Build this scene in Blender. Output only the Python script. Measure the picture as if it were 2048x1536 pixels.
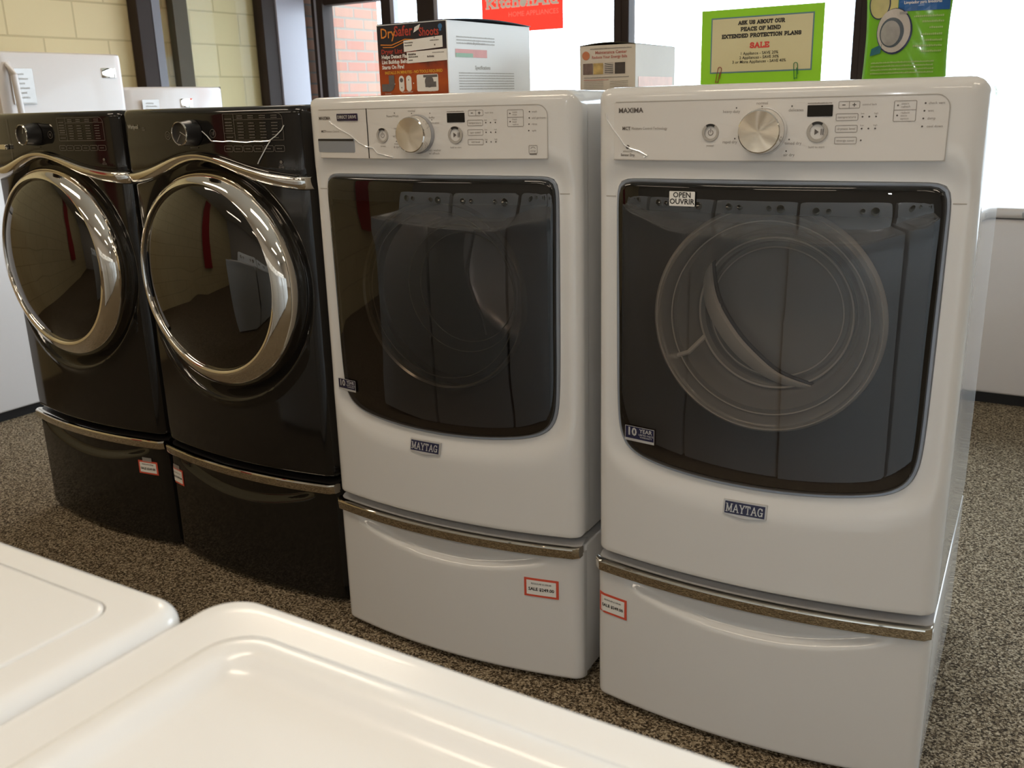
import bpy, bmesh, math, random
from mathutils import Vector
random.seed(7)
S = bpy.context.scene
for o in list(bpy.data.objects): bpy.data.objects.remove(o)
COL = S.collection
PI = math.pi

# ------------------------------------------------------------------ camera
CZ = 1.32288
PITCH, ROLL, YAW = math.radians(16.4715), math.radians(-1.59935), math.radians(-32.0716)
cd = bpy.data.cameras.new('camera'); cam = bpy.data.objects.new('camera', cd); COL.objects.link(cam)
fw = Vector((math.sin(YAW)*math.cos(PITCH), math.cos(YAW)*math.cos(PITCH), -math.sin(PITCH)))
rt = fw.cross(Vector((0, 0, 1))).normalized(); up = rt.cross(fw)
r2 = rt*math.cos(ROLL)+up*math.sin(ROLL); u2 = -rt*math.sin(ROLL)+up*math.cos(ROLL)
from mathutils import Matrix
R = Matrix((r2, u2, -fw)).transposed()
cam.matrix_world = Matrix.Translation((0, 0, CZ)) @ R.to_4x4()
cd.sensor_width = 36.0; cd.lens = 36.0*1910.376/2048.0
cd.clip_start = 0.02; cd.clip_end = 200
cd.dof.use_dof = True; cd.dof.focus_distance = 2.05; cd.dof.aperture_fstop = 9.0
S.camera = cam

# ------------------------------------------------------------------ world, lamps, exposure
W = bpy.data.worlds.new('daylight'); S.world = W; W.use_nodes = True
bg = W.node_tree.nodes['Background']
bg.inputs[0].default_value = (0.74, 0.87, 1.0, 1); bg.inputs[1].default_value = 8.5
S.view_settings.view_transform = 'Standard'; S.view_settings.look = 'None'
S.view_settings.gamma = 1.0; S.view_settings.exposure = 0.0
S.view_settings.use_curve_mapping = False

def area(name, loc, rot, sx, sy, power, color=(1, 1, 1), portal=False):
    l = bpy.data.lights.new(name, 'AREA'); l.shape = 'RECTANGLE'; l.size = sx; l.size_y = sy
    l.energy = power; l.color = color
    if portal: l.cycles.is_portal = True
    o = bpy.data.objects.new(name, l); o.location = loc; o.rotation_euler = rot; COL.objects.link(o); return o
WARM = (1.0, 0.84, 0.65)
LAMPS_AND_FILL = [(-3.2, 0.55), (-0.9, 0.55), (1.4, 0.55), (-3.2, -1.9), (-0.9, -1.9), (1.4, -1.9), (3.6, 0.55), (-3.0, 3.0)]  # last entry is added fill to warm the freezers and left wall
for i, (x, y) in enumerate(LAMPS_AND_FILL):
    area('ceiling_lamp_and_fill', (x, y, 2.845), (0, 0, 0), 1.15, 0.26, 13.0, WARM)
area('window_portal', (-1.8, 5.42, 1.6), (-PI/2, 0, 0), 5.8, 2.3, 1, portal=True)
area('window_portal', (3.2, 5.42, 1.6), (-PI/2, 0, 0), 3.6, 2.3, 1, portal=True)
def point(name, loc, power, rad, color):
    l = bpy.data.lights.new(name, 'POINT'); l.energy = power; l.shadow_soft_size = rad; l.color = color
    o = bpy.data.objects.new(name, l); o.location = loc; COL.objects.link(o)
point('camera_flash', (0.03, -0.02, 1.50), 5.0, 0.012, (0.95, 0.97, 1.0))

# ------------------------------------------------------------------ materials
def new_mat(name):
    m = bpy.data.materials.new(name); m.use_nodes = True
    return m, m.node_tree.nodes, m.node_tree.links, m.node_tree.nodes['Principled BSDF']
def mat(name, col, rough=0.5, metal=0.0, coat=0.0, spec=0.5, noise=0.0, nscale=30, bump=0.0, bscale=300):
    m, N, L, b = new_mat(name)
    b.inputs['Base Color'].default_value = (*col, 1); b.inputs['Roughness'].default_value = rough
    b.inputs['Metallic'].default_value = metal; b.inputs['Coat Weight'].default_value = coat
    b.inputs['Coat Roughness'].default_value = 0.04
    b.inputs['Specular IOR Level'].default_value = spec
    if noise or bump:
        tc = N.new('ShaderNodeTexCoord')
    if noise:
        n = N.new('ShaderNodeTexNoise'); n.inputs['Scale'].default_value = nscale; L.new(tc.outputs['Object'], n.inputs['Vector'])
        mx = N.new('ShaderNodeMixRGB'); mx.inputs[1].default_value = (*[c*(1-noise) for c in col], 1)
        mx.inputs[2].default_value = (*[min(1, c*(1+noise)) for c in col], 1)
        L.new(n.outputs['Fac'], mx.inputs[0]); L.new(mx.outputs[0], b.inputs['Base Color'])
    if bump:
        n2 = N.new('ShaderNodeTexNoise'); n2.inputs['Scale'].default_value = bscale; L.new(tc.outputs['Object'], n2.inputs['Vector'])
        bp = N.new('ShaderNodeBump'); bp.inputs['Strength'].default_value = bump; bp.inputs['Distance'].default_value = 0.002
        L.new(n2.outputs['Fac'], bp.inputs['Height']); L.new(bp.outputs[0], b.inputs['Normal'])
    return m
M = {}
M['enamel'] = mat('white_enamel', (0.70, 0.69, 0.675), 0.16, coat=0.5, noise=0.01, nscale=3)
M['enamel_top'] = mat('washer_lid_enamel', (0.86, 0.86, 0.85), 0.20, coat=0.25, noise=0.01, nscale=3)
M['panel_white'] = mat('control_panel_plastic', (0.68, 0.655, 0.625), 0.22, coat=0.2, noise=0.01, nscale=4)
M['black'] = mat('black_enamel', (0.010, 0.009, 0.008), 0.07, coat=0.0, noise=0.05, nscale=4)
M['black_plastic'] = mat('black_plastic', (0.012, 0.011, 0.011), 0.35, noise=0.1)
M['dark_liner'] = mat('brown_black_liner', (0.045, 0.036, 0.030), 0.45, noise=0.1, nscale=10)
M['chrome'] = mat('chrome', (0.86, 0.83, 0.78), 0.05, 1.0, noise=0.02, nscale=5)
M['chrome_strip'] = mat('chrome_strip_metal', (0.72, 0.67, 0.58), 0.04, 1.0, noise=0.02, nscale=5)
M['gasket'] = mat('blue_grey_gasket', (0.30, 0.33, 0.38), 0.3, 0.3, noise=0.02)
M['ink'] = mat('dark_grey_print', (0.10, 0.085, 0.075), 0.5, noise=0.02)
M['ink_mid'] = mat('mid_grey_print', (0.27, 0.24, 0.21), 0.5, noise=0.02)
M['ink_light'] = mat('pale_grey_print', (0.40, 0.37, 0.33), 0.5, noise=0.02)
M['ink_black'] = mat('black_print', (0.015, 0.013, 0.012), 0.4, noise=0.02)
M['ink_grey_on_black'] = mat('faint_print_on_black', (0.16, 0.14, 0.12), 0.4, noise=0.02)
M['silver_print'] = mat('silver_print', (0.5, 0.5, 0.49), 0.3, 0.6, noise=0.02)
M['screen'] = mat('display_window', (0.008, 0.008, 0.007), 0.12, noise=0.02)
M['navy_grey'] = mat('blue_black_recess', (0.010, 0.014, 0.022), 0.5, spec=0.1, noise=0.05)
M['steel'] = mat('stainless_drum', (0.55, 0.55, 0.55), 0.25, 1.0, noise=0.05, nscale=20)
M['drum_grey'] = mat('grey_drum', (0.42, 0.40, 0.37), 0.45, 0.0, noise=0.05, nscale=12)
M['baffle_light'] = mat('pale_baffle', (0.62, 0.60, 0.56), 0.4, noise=0.03)
M['carton'] = mat('white_carton', (0.92, 0.92, 0.92), 0.6, noise=0.01)
M['sleeve'] = mat('sheet_in_sleeve', (0.60, 0.57, 0.53), 0.15, coat=0.5, noise=0.05)
M['paper'] = mat('white_paper', (0.78, 0.76, 0.72), 0.6, noise=0.01)
M['red_edge'] = mat('red_tag_border', (0.62, 0.085, 0.045), 0.5, noise=0.02)
M['navy'] = mat('navy_badge', (0.012, 0.012, 0.05), 0.2, coat=0.5, noise=0.02)
M['badge_silver'] = mat('badge_silver', (0.55, 0.54, 0.53), 0.3, 0.4, noise=0.02)
M['lime'] = mat('lime_card', (0.27, 0.62, 0.015), 0.6, noise=0.02, nscale=8)
M['cream_card'] = mat('cream_card', (0.60, 0.55, 0.33), 0.6, noise=0.02, nscale=8)
M['teal'] = mat('teal_border', (0.11, 0.22, 0.24), 0.6, noise=0.02)
M['red_ink'] = mat('red_ink', (0.60, 0.05, 0.04), 0.5, noise=0.02)
M['dark_frame'] = mat('bronze_frame', (0.034, 0.022, 0.017), 0.6, 0.0, spec=0.2, noise=0.1, nscale=6)
M['olive_frame'] = mat('olive_grey_frame', (0.085, 0.07, 0.045), 0.6, 0.0, spec=0.2, noise=0.1, nscale=6)
M['lavender_frame'] = mat('grey_aluminium_frame', (0.38, 0.36, 0.40), 0.35, 0.1, noise=0.03, nscale=6)
M['appliance'] = mat('appliance_white', (0.69, 0.64, 0.61), 0.3, coat=0.2, noise=0.01, bump=0.05, bscale=500)
M['grey_plastic'] = mat('grey_plastic', (0.35, 0.35, 0.36), 0.4, noise=0.03)
M['ceil'] = mat('ceiling_tile', (0.72, 0.69, 0.62), 0.9, noise=0.04, nscale=60)
M['back_wall'] = mat('beige_paint', (0.42, 0.36, 0.29), 0.8, noise=0.03, nscale=5)
M['concrete'] = mat('pavement', (0.55, 0.54, 0.52), 0.9, noise=0.1, nscale=3)

# thin glass: light passes, reflections stay
def thin_glass(name, tint, ior=1.5, refl=(1, 1, 1), rough=0.0, extra=None):
    m, N, L, b = new_mat(name); N.remove(b)
    out = N['Material Output']
    tr = N.new('ShaderNodeBsdfTransparent'); tr.inputs[0].default_value = (*tint, 1)
    gl = N.new('ShaderNodeBsdfGlossy'); gl.inputs['Color'].default_value = (*refl, 1); gl.inputs['Roughness'].default_value = rough
    fr = N.new('ShaderNodeFresnel'); ge = N.new('ShaderNodeNewGeometry'); mr = N.new('ShaderNodeMapRange')
    mr.inputs['To Min'].default_value = ior; mr.inputs['To Max'].default_value = 1/ior
    L.new(ge.outputs['Backfacing'], mr.inputs['Value']); L.new(mr.outputs[0], fr.inputs['IOR'])
    mx = N.new('ShaderNodeMixShader'); L.new(fr.outputs[0], mx.inputs[0]); L.new(tr.outputs[0], mx.inputs[1]); L.new(gl.outputs[0], mx.inputs[2])
    L.new(mx.outputs[0], out.inputs['Surface'])
    return m, N, L, mx, tr, out
M['window_glass'] = thin_glass('window_glass', (0.97, 0.98, 0.98))[0]
M['door_pane'] = thin_glass('clear_pane', (0.97, 0.98, 0.97), 1.12)[0]
M['dome_glass'] = thin_glass('dark_dome_glass', (0.16, 0.15, 0.15), 1.9)[0]
# door glass: printed black margin at the top and the two sides
def door_glass(name, tint, ztop):
    m, N, L, mx, tr, out = thin_glass(name, tint, 1.62)
    tc = N.new('ShaderNodeTexCoord'); sp = N.new('ShaderNodeSeparateXYZ'); L.new(tc.outputs['Object'], sp.inputs[0])
    g1 = N.new('ShaderNodeMath'); g1.operation = 'GREATER_THAN'; g1.inputs[1].default_value = ztop; L.new(sp.outputs['Z'], g1.inputs[0])
    ab = N.new('ShaderNodeMath'); ab.operation = 'ABSOLUTE'; L.new(sp.outputs['X'], ab.inputs[0])
    g2 = N.new('ShaderNodeMath'); g2.operation = 'GREATER_THAN'; g2.inputs[1].default_value = 0.278; L.new(ab.outputs[0], g2.inputs[0])
    mxm = N.new('ShaderNodeMath'); mxm.operation = 'MAXIMUM'; L.new(g1.outputs[0], mxm.inputs[0]); L.new(g2.outputs[0], mxm.inputs[1])
    di = N.new('ShaderNodeBsdfDiffuse'); di.inputs[0].default_value = (0.006, 0.006, 0.006, 1)
    m2 = N.new('ShaderNodeMixShader'); L.new(mxm.outputs[0], m2.inputs[0]); L.new(tr.outputs[0], m2.inputs[1]); L.new(di.outputs[0], m2.inputs[2])
    L.new(m2.outputs[0], mx.inputs[1])
    return m
M['washer_door_glass'] = door_glass('smoked_door_glass', (0.36, 0.33, 0.31), 1.118)
M['dryer_door_glass'] = door_glass('smoked_dryer_glass', (0.52, 0.49, 0.46), 1.118)
# bowl: cloudy clear plastic
def cloudy(name, col, alpha, rough=0.08):
    m, N, L, b = new_mat(name); out = N['Material Output']
    b.inputs['Base Color'].default_value = (*col, 1); b.inputs['Roughness'].default_value = rough; b.inputs['Coat Weight'].default_value = 0.6
    tr = N.new('ShaderNodeBsdfTransparent'); mx = N.new('ShaderNodeMixShader')
    mx.inputs[0].default_value = alpha
    L.new(tr.outputs[0], mx.inputs[1]); L.new(b.outputs[0], mx.inputs[2]); L.new(mx.outputs[0], out.inputs['Surface'])
    return m
M['bowl'] = cloudy('clear_door_bowl', (0.60, 0.59, 0.56), 0.46, 0.03)
M['bowl_dark'] = cloudy('clear_washer_bowl', (0.09, 0.085, 0.08), 0.08, 0.02)
M['ring_line'] = mat('bright_moulded_rim', (0.62, 0.60, 0.56), 0.2, noise=0.02)
M['ring_dim'] = mat('dim_moulded_rim', (0.25, 0.23, 0.19), 0.15, 0.5, noise=0.02)
M['tape'] = cloudy('clear_tape', (0.7, 0.7, 0.68), 0.35, 0.3)
M['pink_decal'] = cloudy('pink_window_lettering', (0.85, 0.25, 0.33), 0.30, 0.5)
M['acrylic'] = cloudy('clear_film', (0.8, 0.8, 0.8), 0.18, 0.05)
M['film_glint'] = mat('white_film_glint', (0.97, 0.97, 0.97), 0.12, metal=0.35, coat=1.0, noise=0.01)  # near-white, stands in for highlights on the creased film

def spun_metal():
    m, N, L, b = new_mat('spun_metal'); b.inputs['Base Color'].default_value = (0.74, 0.66, 0.54, 1)
    b.inputs['Metallic'].default_value = 1; b.inputs['Roughness'].default_value = 0.28; b.inputs['Anisotropic'].default_value = 0.92
    t = N.new('ShaderNodeTangent'); t.direction_type = 'RADIAL'; t.axis = 'Y'; L.new(t.outputs[0], b.inputs['Tangent'])
    return m
M['spun'] = spun_metal()

def carpet():
    m, N, L, b = new_mat('speckled_loop_carpet'); b.inputs['Roughness'].default_value = 1.0; b.inputs['Specular IOR Level'].default_value = 0.1
    tc = N.new('ShaderNodeTexCoord')
    v = N.new('ShaderNodeTexVoronoi'); v.inputs['Scale'].default_value = 250; v.inputs['Randomness'].default_value = 1
    n0 = N.new('ShaderNodeTexNoise'); n0.inputs['Scale'].default_value = 400; L.new(tc.outputs['Object'], n0.inputs['Vector'])
    add = N.new('ShaderNodeMixRGB'); add.blend_type = 'ADD'; add.inputs[0].default_value = 0.008
    L.new(tc.outputs['Object'], add.inputs[1]); L.new(n0.outputs['Color'], add.inputs[2]); L.new(add.outputs[0], v.inputs['Vector'])
    sp = N.new('ShaderNodeSeparateColor'); L.new(v.outputs['Color'], sp.inputs[0])
    n1 = N.new('ShaderNodeTexNoise'); n1.inputs['Scale'].default_value = 150; n1.inputs['Detail'].default_value = 3; L.new(tc.outputs['Object'], n1.inputs['Vector'])
    ad = N.new('ShaderNodeMath'); ad.operation = 'MULTIPLY_ADD'; ad.inputs[1].default_value = 0.55
    L.new(sp.outputs[0], ad.inputs[0])
    mu = N.new('ShaderNodeMath'); mu.operation = 'MULTIPLY'; mu.inputs[1].default_value = 0.5; L.new(n1.outputs['Fac'], mu.inputs[0]); L.new(mu.outputs[0], ad.inputs[2])
    r = N.new('ShaderNodeValToRGB'); L.new(ad.outputs[0], r.inputs[0]); e = r.color_ramp.elements
    e[0].position = 0.28; e[0].color = (0.030, 0.022, 0.014, 1); e[1].position = 0.80; e[1].color = (0.50, 0.41, 0.29, 1)
    for p, c in ((0.42, (0.070, 0.050, 0.030)), (0.52, (0.17, 0.125, 0.075)), (0.64, (0.28, 0.22, 0.145))):
        x = e.new(p); x.color = (*c, 1)
    L.new(r.outputs[0], b.inputs['Base Color'])
    bp = N.new('ShaderNodeBump'); bp.inputs['Strength'].default_value = 0.6; bp.inputs['Distance'].default_value = 0.004
    L.new(v.outputs['Distance'], bp.inputs['Height']); bp.invert = True; L.new(bp.outputs[0], b.inputs['Normal'])
    return m
M['carpet'] = carpet()

def brickmat(name, c1, c2, mortar, bw, rh, ms, axes, off=(0, 0), rough=0.8, bump=0.4):
    m, N, L, b = new_mat(name); b.inputs['Roughness'].default_value = rough
    tc = N.new('ShaderNodeTexCoord'); sp = N.new('ShaderNodeSeparateXYZ'); L.new(tc.outputs['Object'], sp.inputs[0])
    cb = N.new('ShaderNodeCombineXYZ')
    L.new(sp.outputs[axes[0]], cb.inputs[0]); L.new(sp.outputs[axes[1]], cb.inputs[1])
    mp = N.new('ShaderNodeMapping'); mp.inputs['Location'].default_value = (off[0], off[1], 0); L.new(cb.outputs[0], mp.inputs[0])
    br = N.new('ShaderNodeTexBrick'); L.new(mp.outputs[0], br.inputs['Vector'])
    br.inputs['Color1'].default_value = (*c1, 1); br.inputs['Color2'].default_value = (*c2, 1); br.inputs['Mortar'].default_value = (*mortar, 1)
    br.inputs['Scale'].default_value = 1; br.inputs['Mortar Size'].default_value = ms; br.inputs['Mortar Smooth'].default_value = 0.3
    br.inputs['Brick Width'].default_value = bw; br.inputs['Row Height'].default_value = rh; br.inputs['Bias'].default_value = -0.2
    L.new(br.outputs['Color'], b.inputs['Base Color'])
    n = N.new('ShaderNodeTexNoise'); n.inputs['Scale'].default_value = 120; L.new(tc.outputs['Object'], n.inputs['Vector'])
    ma = N.new('ShaderNodeMath'); ma.operation = 'MULTIPLY_ADD'; ma.inputs[1].default_value = 0.15; L.new(n.outputs['Fac'], ma.inputs[0])
    iv = N.new('ShaderNodeMath'); iv.operation = 'SUBTRACT'; iv.inputs[0].default_value = 1; L.new(br.outputs['Fac'], iv.inputs[1]); L.new(iv.outputs[0], ma.inputs[2])
    bp = N.new('ShaderNodeBump'); bp.inputs['Strength'].default_value = bump; bp.inputs['Distance'].default_value = 0.004
    L.new(ma.outputs[0], bp.inputs['Height']); L.new(bp.outputs[0], b.inputs['Normal'])
    return m
M['block'] = brickmat('painted_concrete_block', (0.68, 0.55, 0.30), (0.71, 0.58, 0.325), (0.53, 0.42, 0.22), 0.39, 0.19, 0.006, 'YZ', (0.085, 0), 0.6)
M['brick_in'] = brickmat('brown_brick', (0.22, 0.09, 0.04), (0.10, 0.06, 0.03), (0.09, 0.07, 0.05), 0.205, 0.074, 0.008, 'YZ')
M['brick_out'] = brickmat('red_brick', (0.34, 0.15, 0.105), (0.36, 0.215, 0.15), (0.24, 0.20, 0.16), 0.21, 0.0745, 0.009, 'YZ')

# ------------------------------------------------------------------ mesh helpers
def link(name, me, m, parent=None, smooth=True, angle=35):
    o = bpy.data.objects.new(name, me); COL.objects.link(o)
    if m: me.materials.append(m)
    if smooth:
        me.polygons.foreach_set('use_smooth', [True]*len(me.polygons)); me.set_sharp_from_angle(angle=math.radians(angle))
    if parent: o.parent = parent
    return o
def mesh_obj(name, V, F, m, parent=None, smooth=True, angle=35, weld=True):
    me = bpy.data.meshes.new(name); me.from_pydata([tuple(v) for v in V], [], F)
    bm = bmesh.new(); bm.from_mesh(me)
    if weld: bmesh.ops.remove_doubles(bm, verts=bm.verts, dist=1e-6)
    if smooth: bmesh.ops.recalc_face_normals(bm, faces=bm.faces)
    bm.to_mesh(me); bm.free(); me.update()
    return link(name, me, m, parent, smooth, angle)
def tag(o, label=None, cat=None, group=None, kind=None):
    if label: o['label'] = label
    if cat: o['category'] = cat
    if group: o['group'] = group
    if kind: o['kind'] = kind
    return o
def root(name, loc, rz, label, cat, group=None):
    o = bpy.data.objects.new(name, None); o.empty_display_size = 0.1; COL.objects.link(o)
    o.location = loc; o.rotation_euler = (0, 0, rz); return tag(o, label, cat, group)
class MB:
    def __init__(s): s.bm = bmesh.new()
    def box(s, x0, x1, y0, y1, z0, z1, r=0.0, seg=3):
        b = bmesh.new(); bmesh.ops.create_cube(b, size=1)
        for v in b.verts: v.co = Vector(((x0+x1)/2+v.co.x*(x1-x0), (y0+y1)/2+v.co.y*(y1-y0), (z0+z1)/2+v.co.z*(z1-z0)))
        if r: bmesh.ops.bevel(b, geom=list(b.edges), offset=r, segments=seg, affect='EDGES', profile=0.5)
        s.merge(b); return s
    def merge(s, b):
        me = bpy.data.meshes.new('t'); b.to_mesh(me); s.bm.from_mesh(me); bpy.data.meshes.remove(me); b.free()
    def cyl(s, c, ax, r0, r1, h, n=32, bev=0.0):
        b = bmesh.new(); bmesh.ops.create_cone(b, cap_ends=True, segments=n, radius1=r0, radius2=r1, depth=h)
        if bev: bmesh.ops.bevel(b, geom=[e for e in b.edges if len(e.link_faces) == 2 and any(len(f.verts) > 4 for f in e.link_faces)], offset=bev, segments=3, affect='EDGES', profile=0.5)
        q = Vector((0, 0, 1)).rotation_difference(Vector(ax).normalized())
        for v in b.verts: v.co = q @ v.co + Vector(c)
        s.merge(b); return s
    def tube(s, pts, r, n=8, closed=False):
        pts = [Vector(p) for p in pts]; k = len(pts); rings = []
        for i, p in enumerate(pts):
            a = pts[(i-1) % k] if (closed or i > 0) else p; c = pts[(i+1) % k] if (closed or i < k-1) else p
            t = (c-a).normalized(); ref = Vector((0, 0, 1)) if abs(t.z) < 0.9 else Vector((0, 1, 0))
            u = t.cross(ref).normalized(); w = t.cross(u)
            rings.append([s.bm.verts.new(p+(u*math.cos(2*PI*j/n)+w*math.sin(2*PI*j/n))*r) for j in range(n)])
        for i in range(k if closed else k-1):
            A, B = rings[i], rings[(i+1) % k]
            for j in range(n): s.bm.faces.new((A[j], A[(j+1) % n], B[(j+1) % n], B[j]))
        if not closed: s.bm.faces.new(rings[0][::-1]); s.bm.faces.new(rings[-1])
        return s
    def build(s, name, m, parent=None, smooth=True, angle=35):
        bmesh.ops.recalc_face_normals(s.bm, faces=s.bm.faces)
        me = bpy.data.meshes.new(name); s.bm.to_mesh(me); s.bm.free(); return link(name, me, m, parent, smooth, angle)
def lathe(name, cx, cz, prof, m, parent, n=96, closed=False, angle=35, thetas=None):
    """prof: (radius, y[, centre z shift]) about the local y axis"""
    V = []; F = []; k = len(prof)
    for i in range(n):
        a = 2*PI*i/n
        for p in prof:
            dz = p[2] if len(p) > 2 else 0
            V.append((cx+p[0]*math.cos(a), p[1], cz+dz+p[0]*math.sin(a)))
    for i in range(n):
        j = (i+1) % n
        for q in range(k if closed else k-1):
            q2 = (q+1) % k
            F.append((i*k+q, j*k+q, j*k+q2, i*k+q2))
    return mesh_obj(name, V, F, m, parent, True, angle)
def loft(loops, close_last=False):
    V = []; F = []; n = len(loops[0])
    for l in loops: V += l
    for a in range(len(loops)-1):
        for i in range(n):
            j = (i+1) % n; F.append((a*n+i, a*n+j, (a+1)*n+j, (a+1)*n+i))
    if close_last:
        c = len(V); b = (len(loops)-1)*n
        V.append(tuple(sum(p[k] for p in loops[-1])/n for k in range(3)))
        for i in range(n): F.append((b+i, b+(i+1) % n, c))
    return V, F
def sstep(t): t = max(0.0, min(1.0, t)); return t*t*(3-2*t)

# ------------------------------------------------------------------ 2D printing (text, frames, rings) laid on a surface
_tc = {}
def text2d(s, size, bold=0.0, align='CENTER'):
    k = (s, round(size, 5), bold, align)
    if k in _tc: return _tc[k]
    c = bpy.data.curves.new('t', 'FONT'); c.body = s; c.size = size; c.align_x = align; c.align_y = 'CENTER'; c.resolution_u = 2
    c.offset = bold*size; o = bpy.data.objects.new('t', c); me = bpy.data.meshes.new_from_object(o)
    r = ([(v.co.x, v.co.y) for v in me.vertices], [tuple(p.vertices) for p in me.polygons])
    bpy.data.objects.remove(o); bpy.data.curves.remove(c); bpy.data.meshes.remove(me); _tc[k] = r; return r
def arc(cx, cy, rx, ry, a0, a1, n=10): return [(cx+rx*math.cos(math.radians(a0+(a1-a0)*i/n)), cy+ry*math.sin(math.radians(a0+(a1-a0)*i/n))) for i in range(n+1)]
SLAB = {  # width, strokes, serif centres (slab lettering)
 'A': (1.0, [[(.12, 0), (.5, 1)], [(.5, 1), (.88, 0)], [(.25, .33), (.75, .33)]], [(.12, 0), (.88, 0)]),
 'B': (.85, [[(.2, 0), (.2, 1)], [(.2, 1), (.5, 1)]+arc(.5, .76, .25, .24, 90, -90)+[(.2, .52)], [(.5, .52)]+arc(.52, .26, .28, .26, 90, -90)+[(.2, 0)]], [(.15, 0), (.15, 1)]),
 'C': (.85, [arc(.47, .5, .36, .5, 50, 310, 16), [(.76, .72), (.76, .95)]], []),
 'D': (.95, [[(.2, 0), (.2, 1)], [(.2, 1), (.42, 1)]+arc(.42, .5, .4, .5, 90, -90, 12)+[(.2, 0)]], [(.15, 0), (.15, 1)]),
 'E': (.85, [[(.2, 0), (.2, 1)], [(.2, 1), (.75, 1), (.75, .8)], [(.2, .5), (.6, .5)], [(.2, 0), (.78, 0), (.78, .22)]], [(.15, 0), (.15, 1)]),
 'F': (.8, [[(.2, 0), (.2, 1)], [(.2, 1), (.75, 1), (.75, .8)], [(.2, .5), (.6, .5)]], [(.2, 0), (.15, 1)]),
 'G': (.95, [arc(.47, .5, .36, .5, 50, 350, 18), [(.55, .42), (.9, .42)], [(.82, .42), (.82, 0)], [(.78, .75), (.78, .95)]], []),
 'I': (.45, [[(.22, 0), (.22, 1)]], [(.22, 0), (.22, 1)]),
 'K': (.95, [[(.2, 0), (.2, 1)], [(.2, .42), (.75, 1)], [(.38, .58), (.8, 0)]], [(.2, 0), (.2, 1), (.8, 0), (.75, 1)]),
 'L': (.8, [[(.2, 0), (.2, 1)], [(.2, 0), (.74, 0), (.74, .25)]], [(.15, 0), (.2, 1)]),
 'M': (1.15, [[(.18, 0), (.18, 1)], [(.18, 1), (.57, .1)], [(.57, .1), (.96, 1)], [(.96, 1), (.96, 0)]], [(.16, 0), (.96, 0), (.13, 1), (1.0, 1)]),
 'N': (1.0, [[(.18, 0), (.18, 1)], [(.18, 1), (.8, 0)], [(.8, 0), (.8, 1)]], [(.18, 0), (.12, 1), (.8, 1)]),
 'O': (.95, [arc(.47, .5, .36, .5, 0, 360, 20)], []),
 'P': (.85, [[(.2, 0), (.2, 1)], [(.2, 1), (.48, 1)]+arc(.48, .72, .27, .28, 90, -90)+[(.2, .44)]], [(.2, 0), (.15, 1)]),
 'R': (.95, [[(.2, 0), (.2, 1)], [(.2, 1), (.48, 1)]+arc(.48, .74, .26, .26, 90, -90)+[(.2, .48)], [(.48, .48), (.78, 0)]], [(.2, 0), (.15, 1), (.84, 0)]),
 'S': (.8, [arc(.4, .75, .28, .25, 35, 270, 10)+arc(.4, .25, .3, .25, 90, -145, 10), [(.68, .72), (.68, .95)], [(.1, .05), (.1, .28)]], []),
 'T': (.9, [[(.45, 0), (.45, 1)], [(.1, .78), (.1, 1), (.8, 1), (.8, .78)]], [(.45, 0)]),
 'U': (1.0, [[(.2, 1), (.2, .35)]+arc(.5, .35, .3, .35, 180, 360, 10)+[(.8, 1)]], [(.2, 1), (.8, 1)]),
 'X': (.95, [[(.12, 0), (.82, 1)], [(.12, 1), (.82, 0)]], [(.12, 0), (.82, 0), (.12, 1), (.82, 1)]),
 'Y': (.95, [[(.48, 0), (.48, .45)], [(.48, .45), (.12, 1)], [(.48, .45), (.84, 1)]], [(.48, 0), (.12, 1), (.84, 1)]),
 'i': (.42, [[(.21, 0), (.21, .68)], [(.21, .86), (.21, 1)]], [(.21, 0), (.12, .68)]),
 't': (.55, [[(.24, .95), (.24, .15), (.34, 0), (.5, .03)], [(.05, .68), (.48, .68)]], []),
 'c': (.65, [arc(.33, .34, .24, .34, 45, 315, 12)], []),
 'h': (.8, [[(.18, 0), (.18, 1)], [(.18, .45)]+arc(.4, .45, .22, .23, 180, 0, 8)+[(.62, 0)]], [(.18, 0), (.62, 0), (.12, 1)]),
 'e': (.68, [[(.1, .36), (.58, .36)]+arc(.34, .34, .25, .34, 0, 310, 14)], []),
 'n': (.8, [[(.18, 0), (.18, .68)], [(.18, .42)]+arc(.4, .45, .22, .23, 180, 0, 8)+[(.62, 0)]], [(.18, 0), (.62, 0), (.12, .68)]),
 'd': (.8, [arc(.34, .34, .24, .34, 0, 360, 14), [(.58, 0), (.58, 1)]], [(.62, 0), (.52, 1)]),
}
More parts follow.
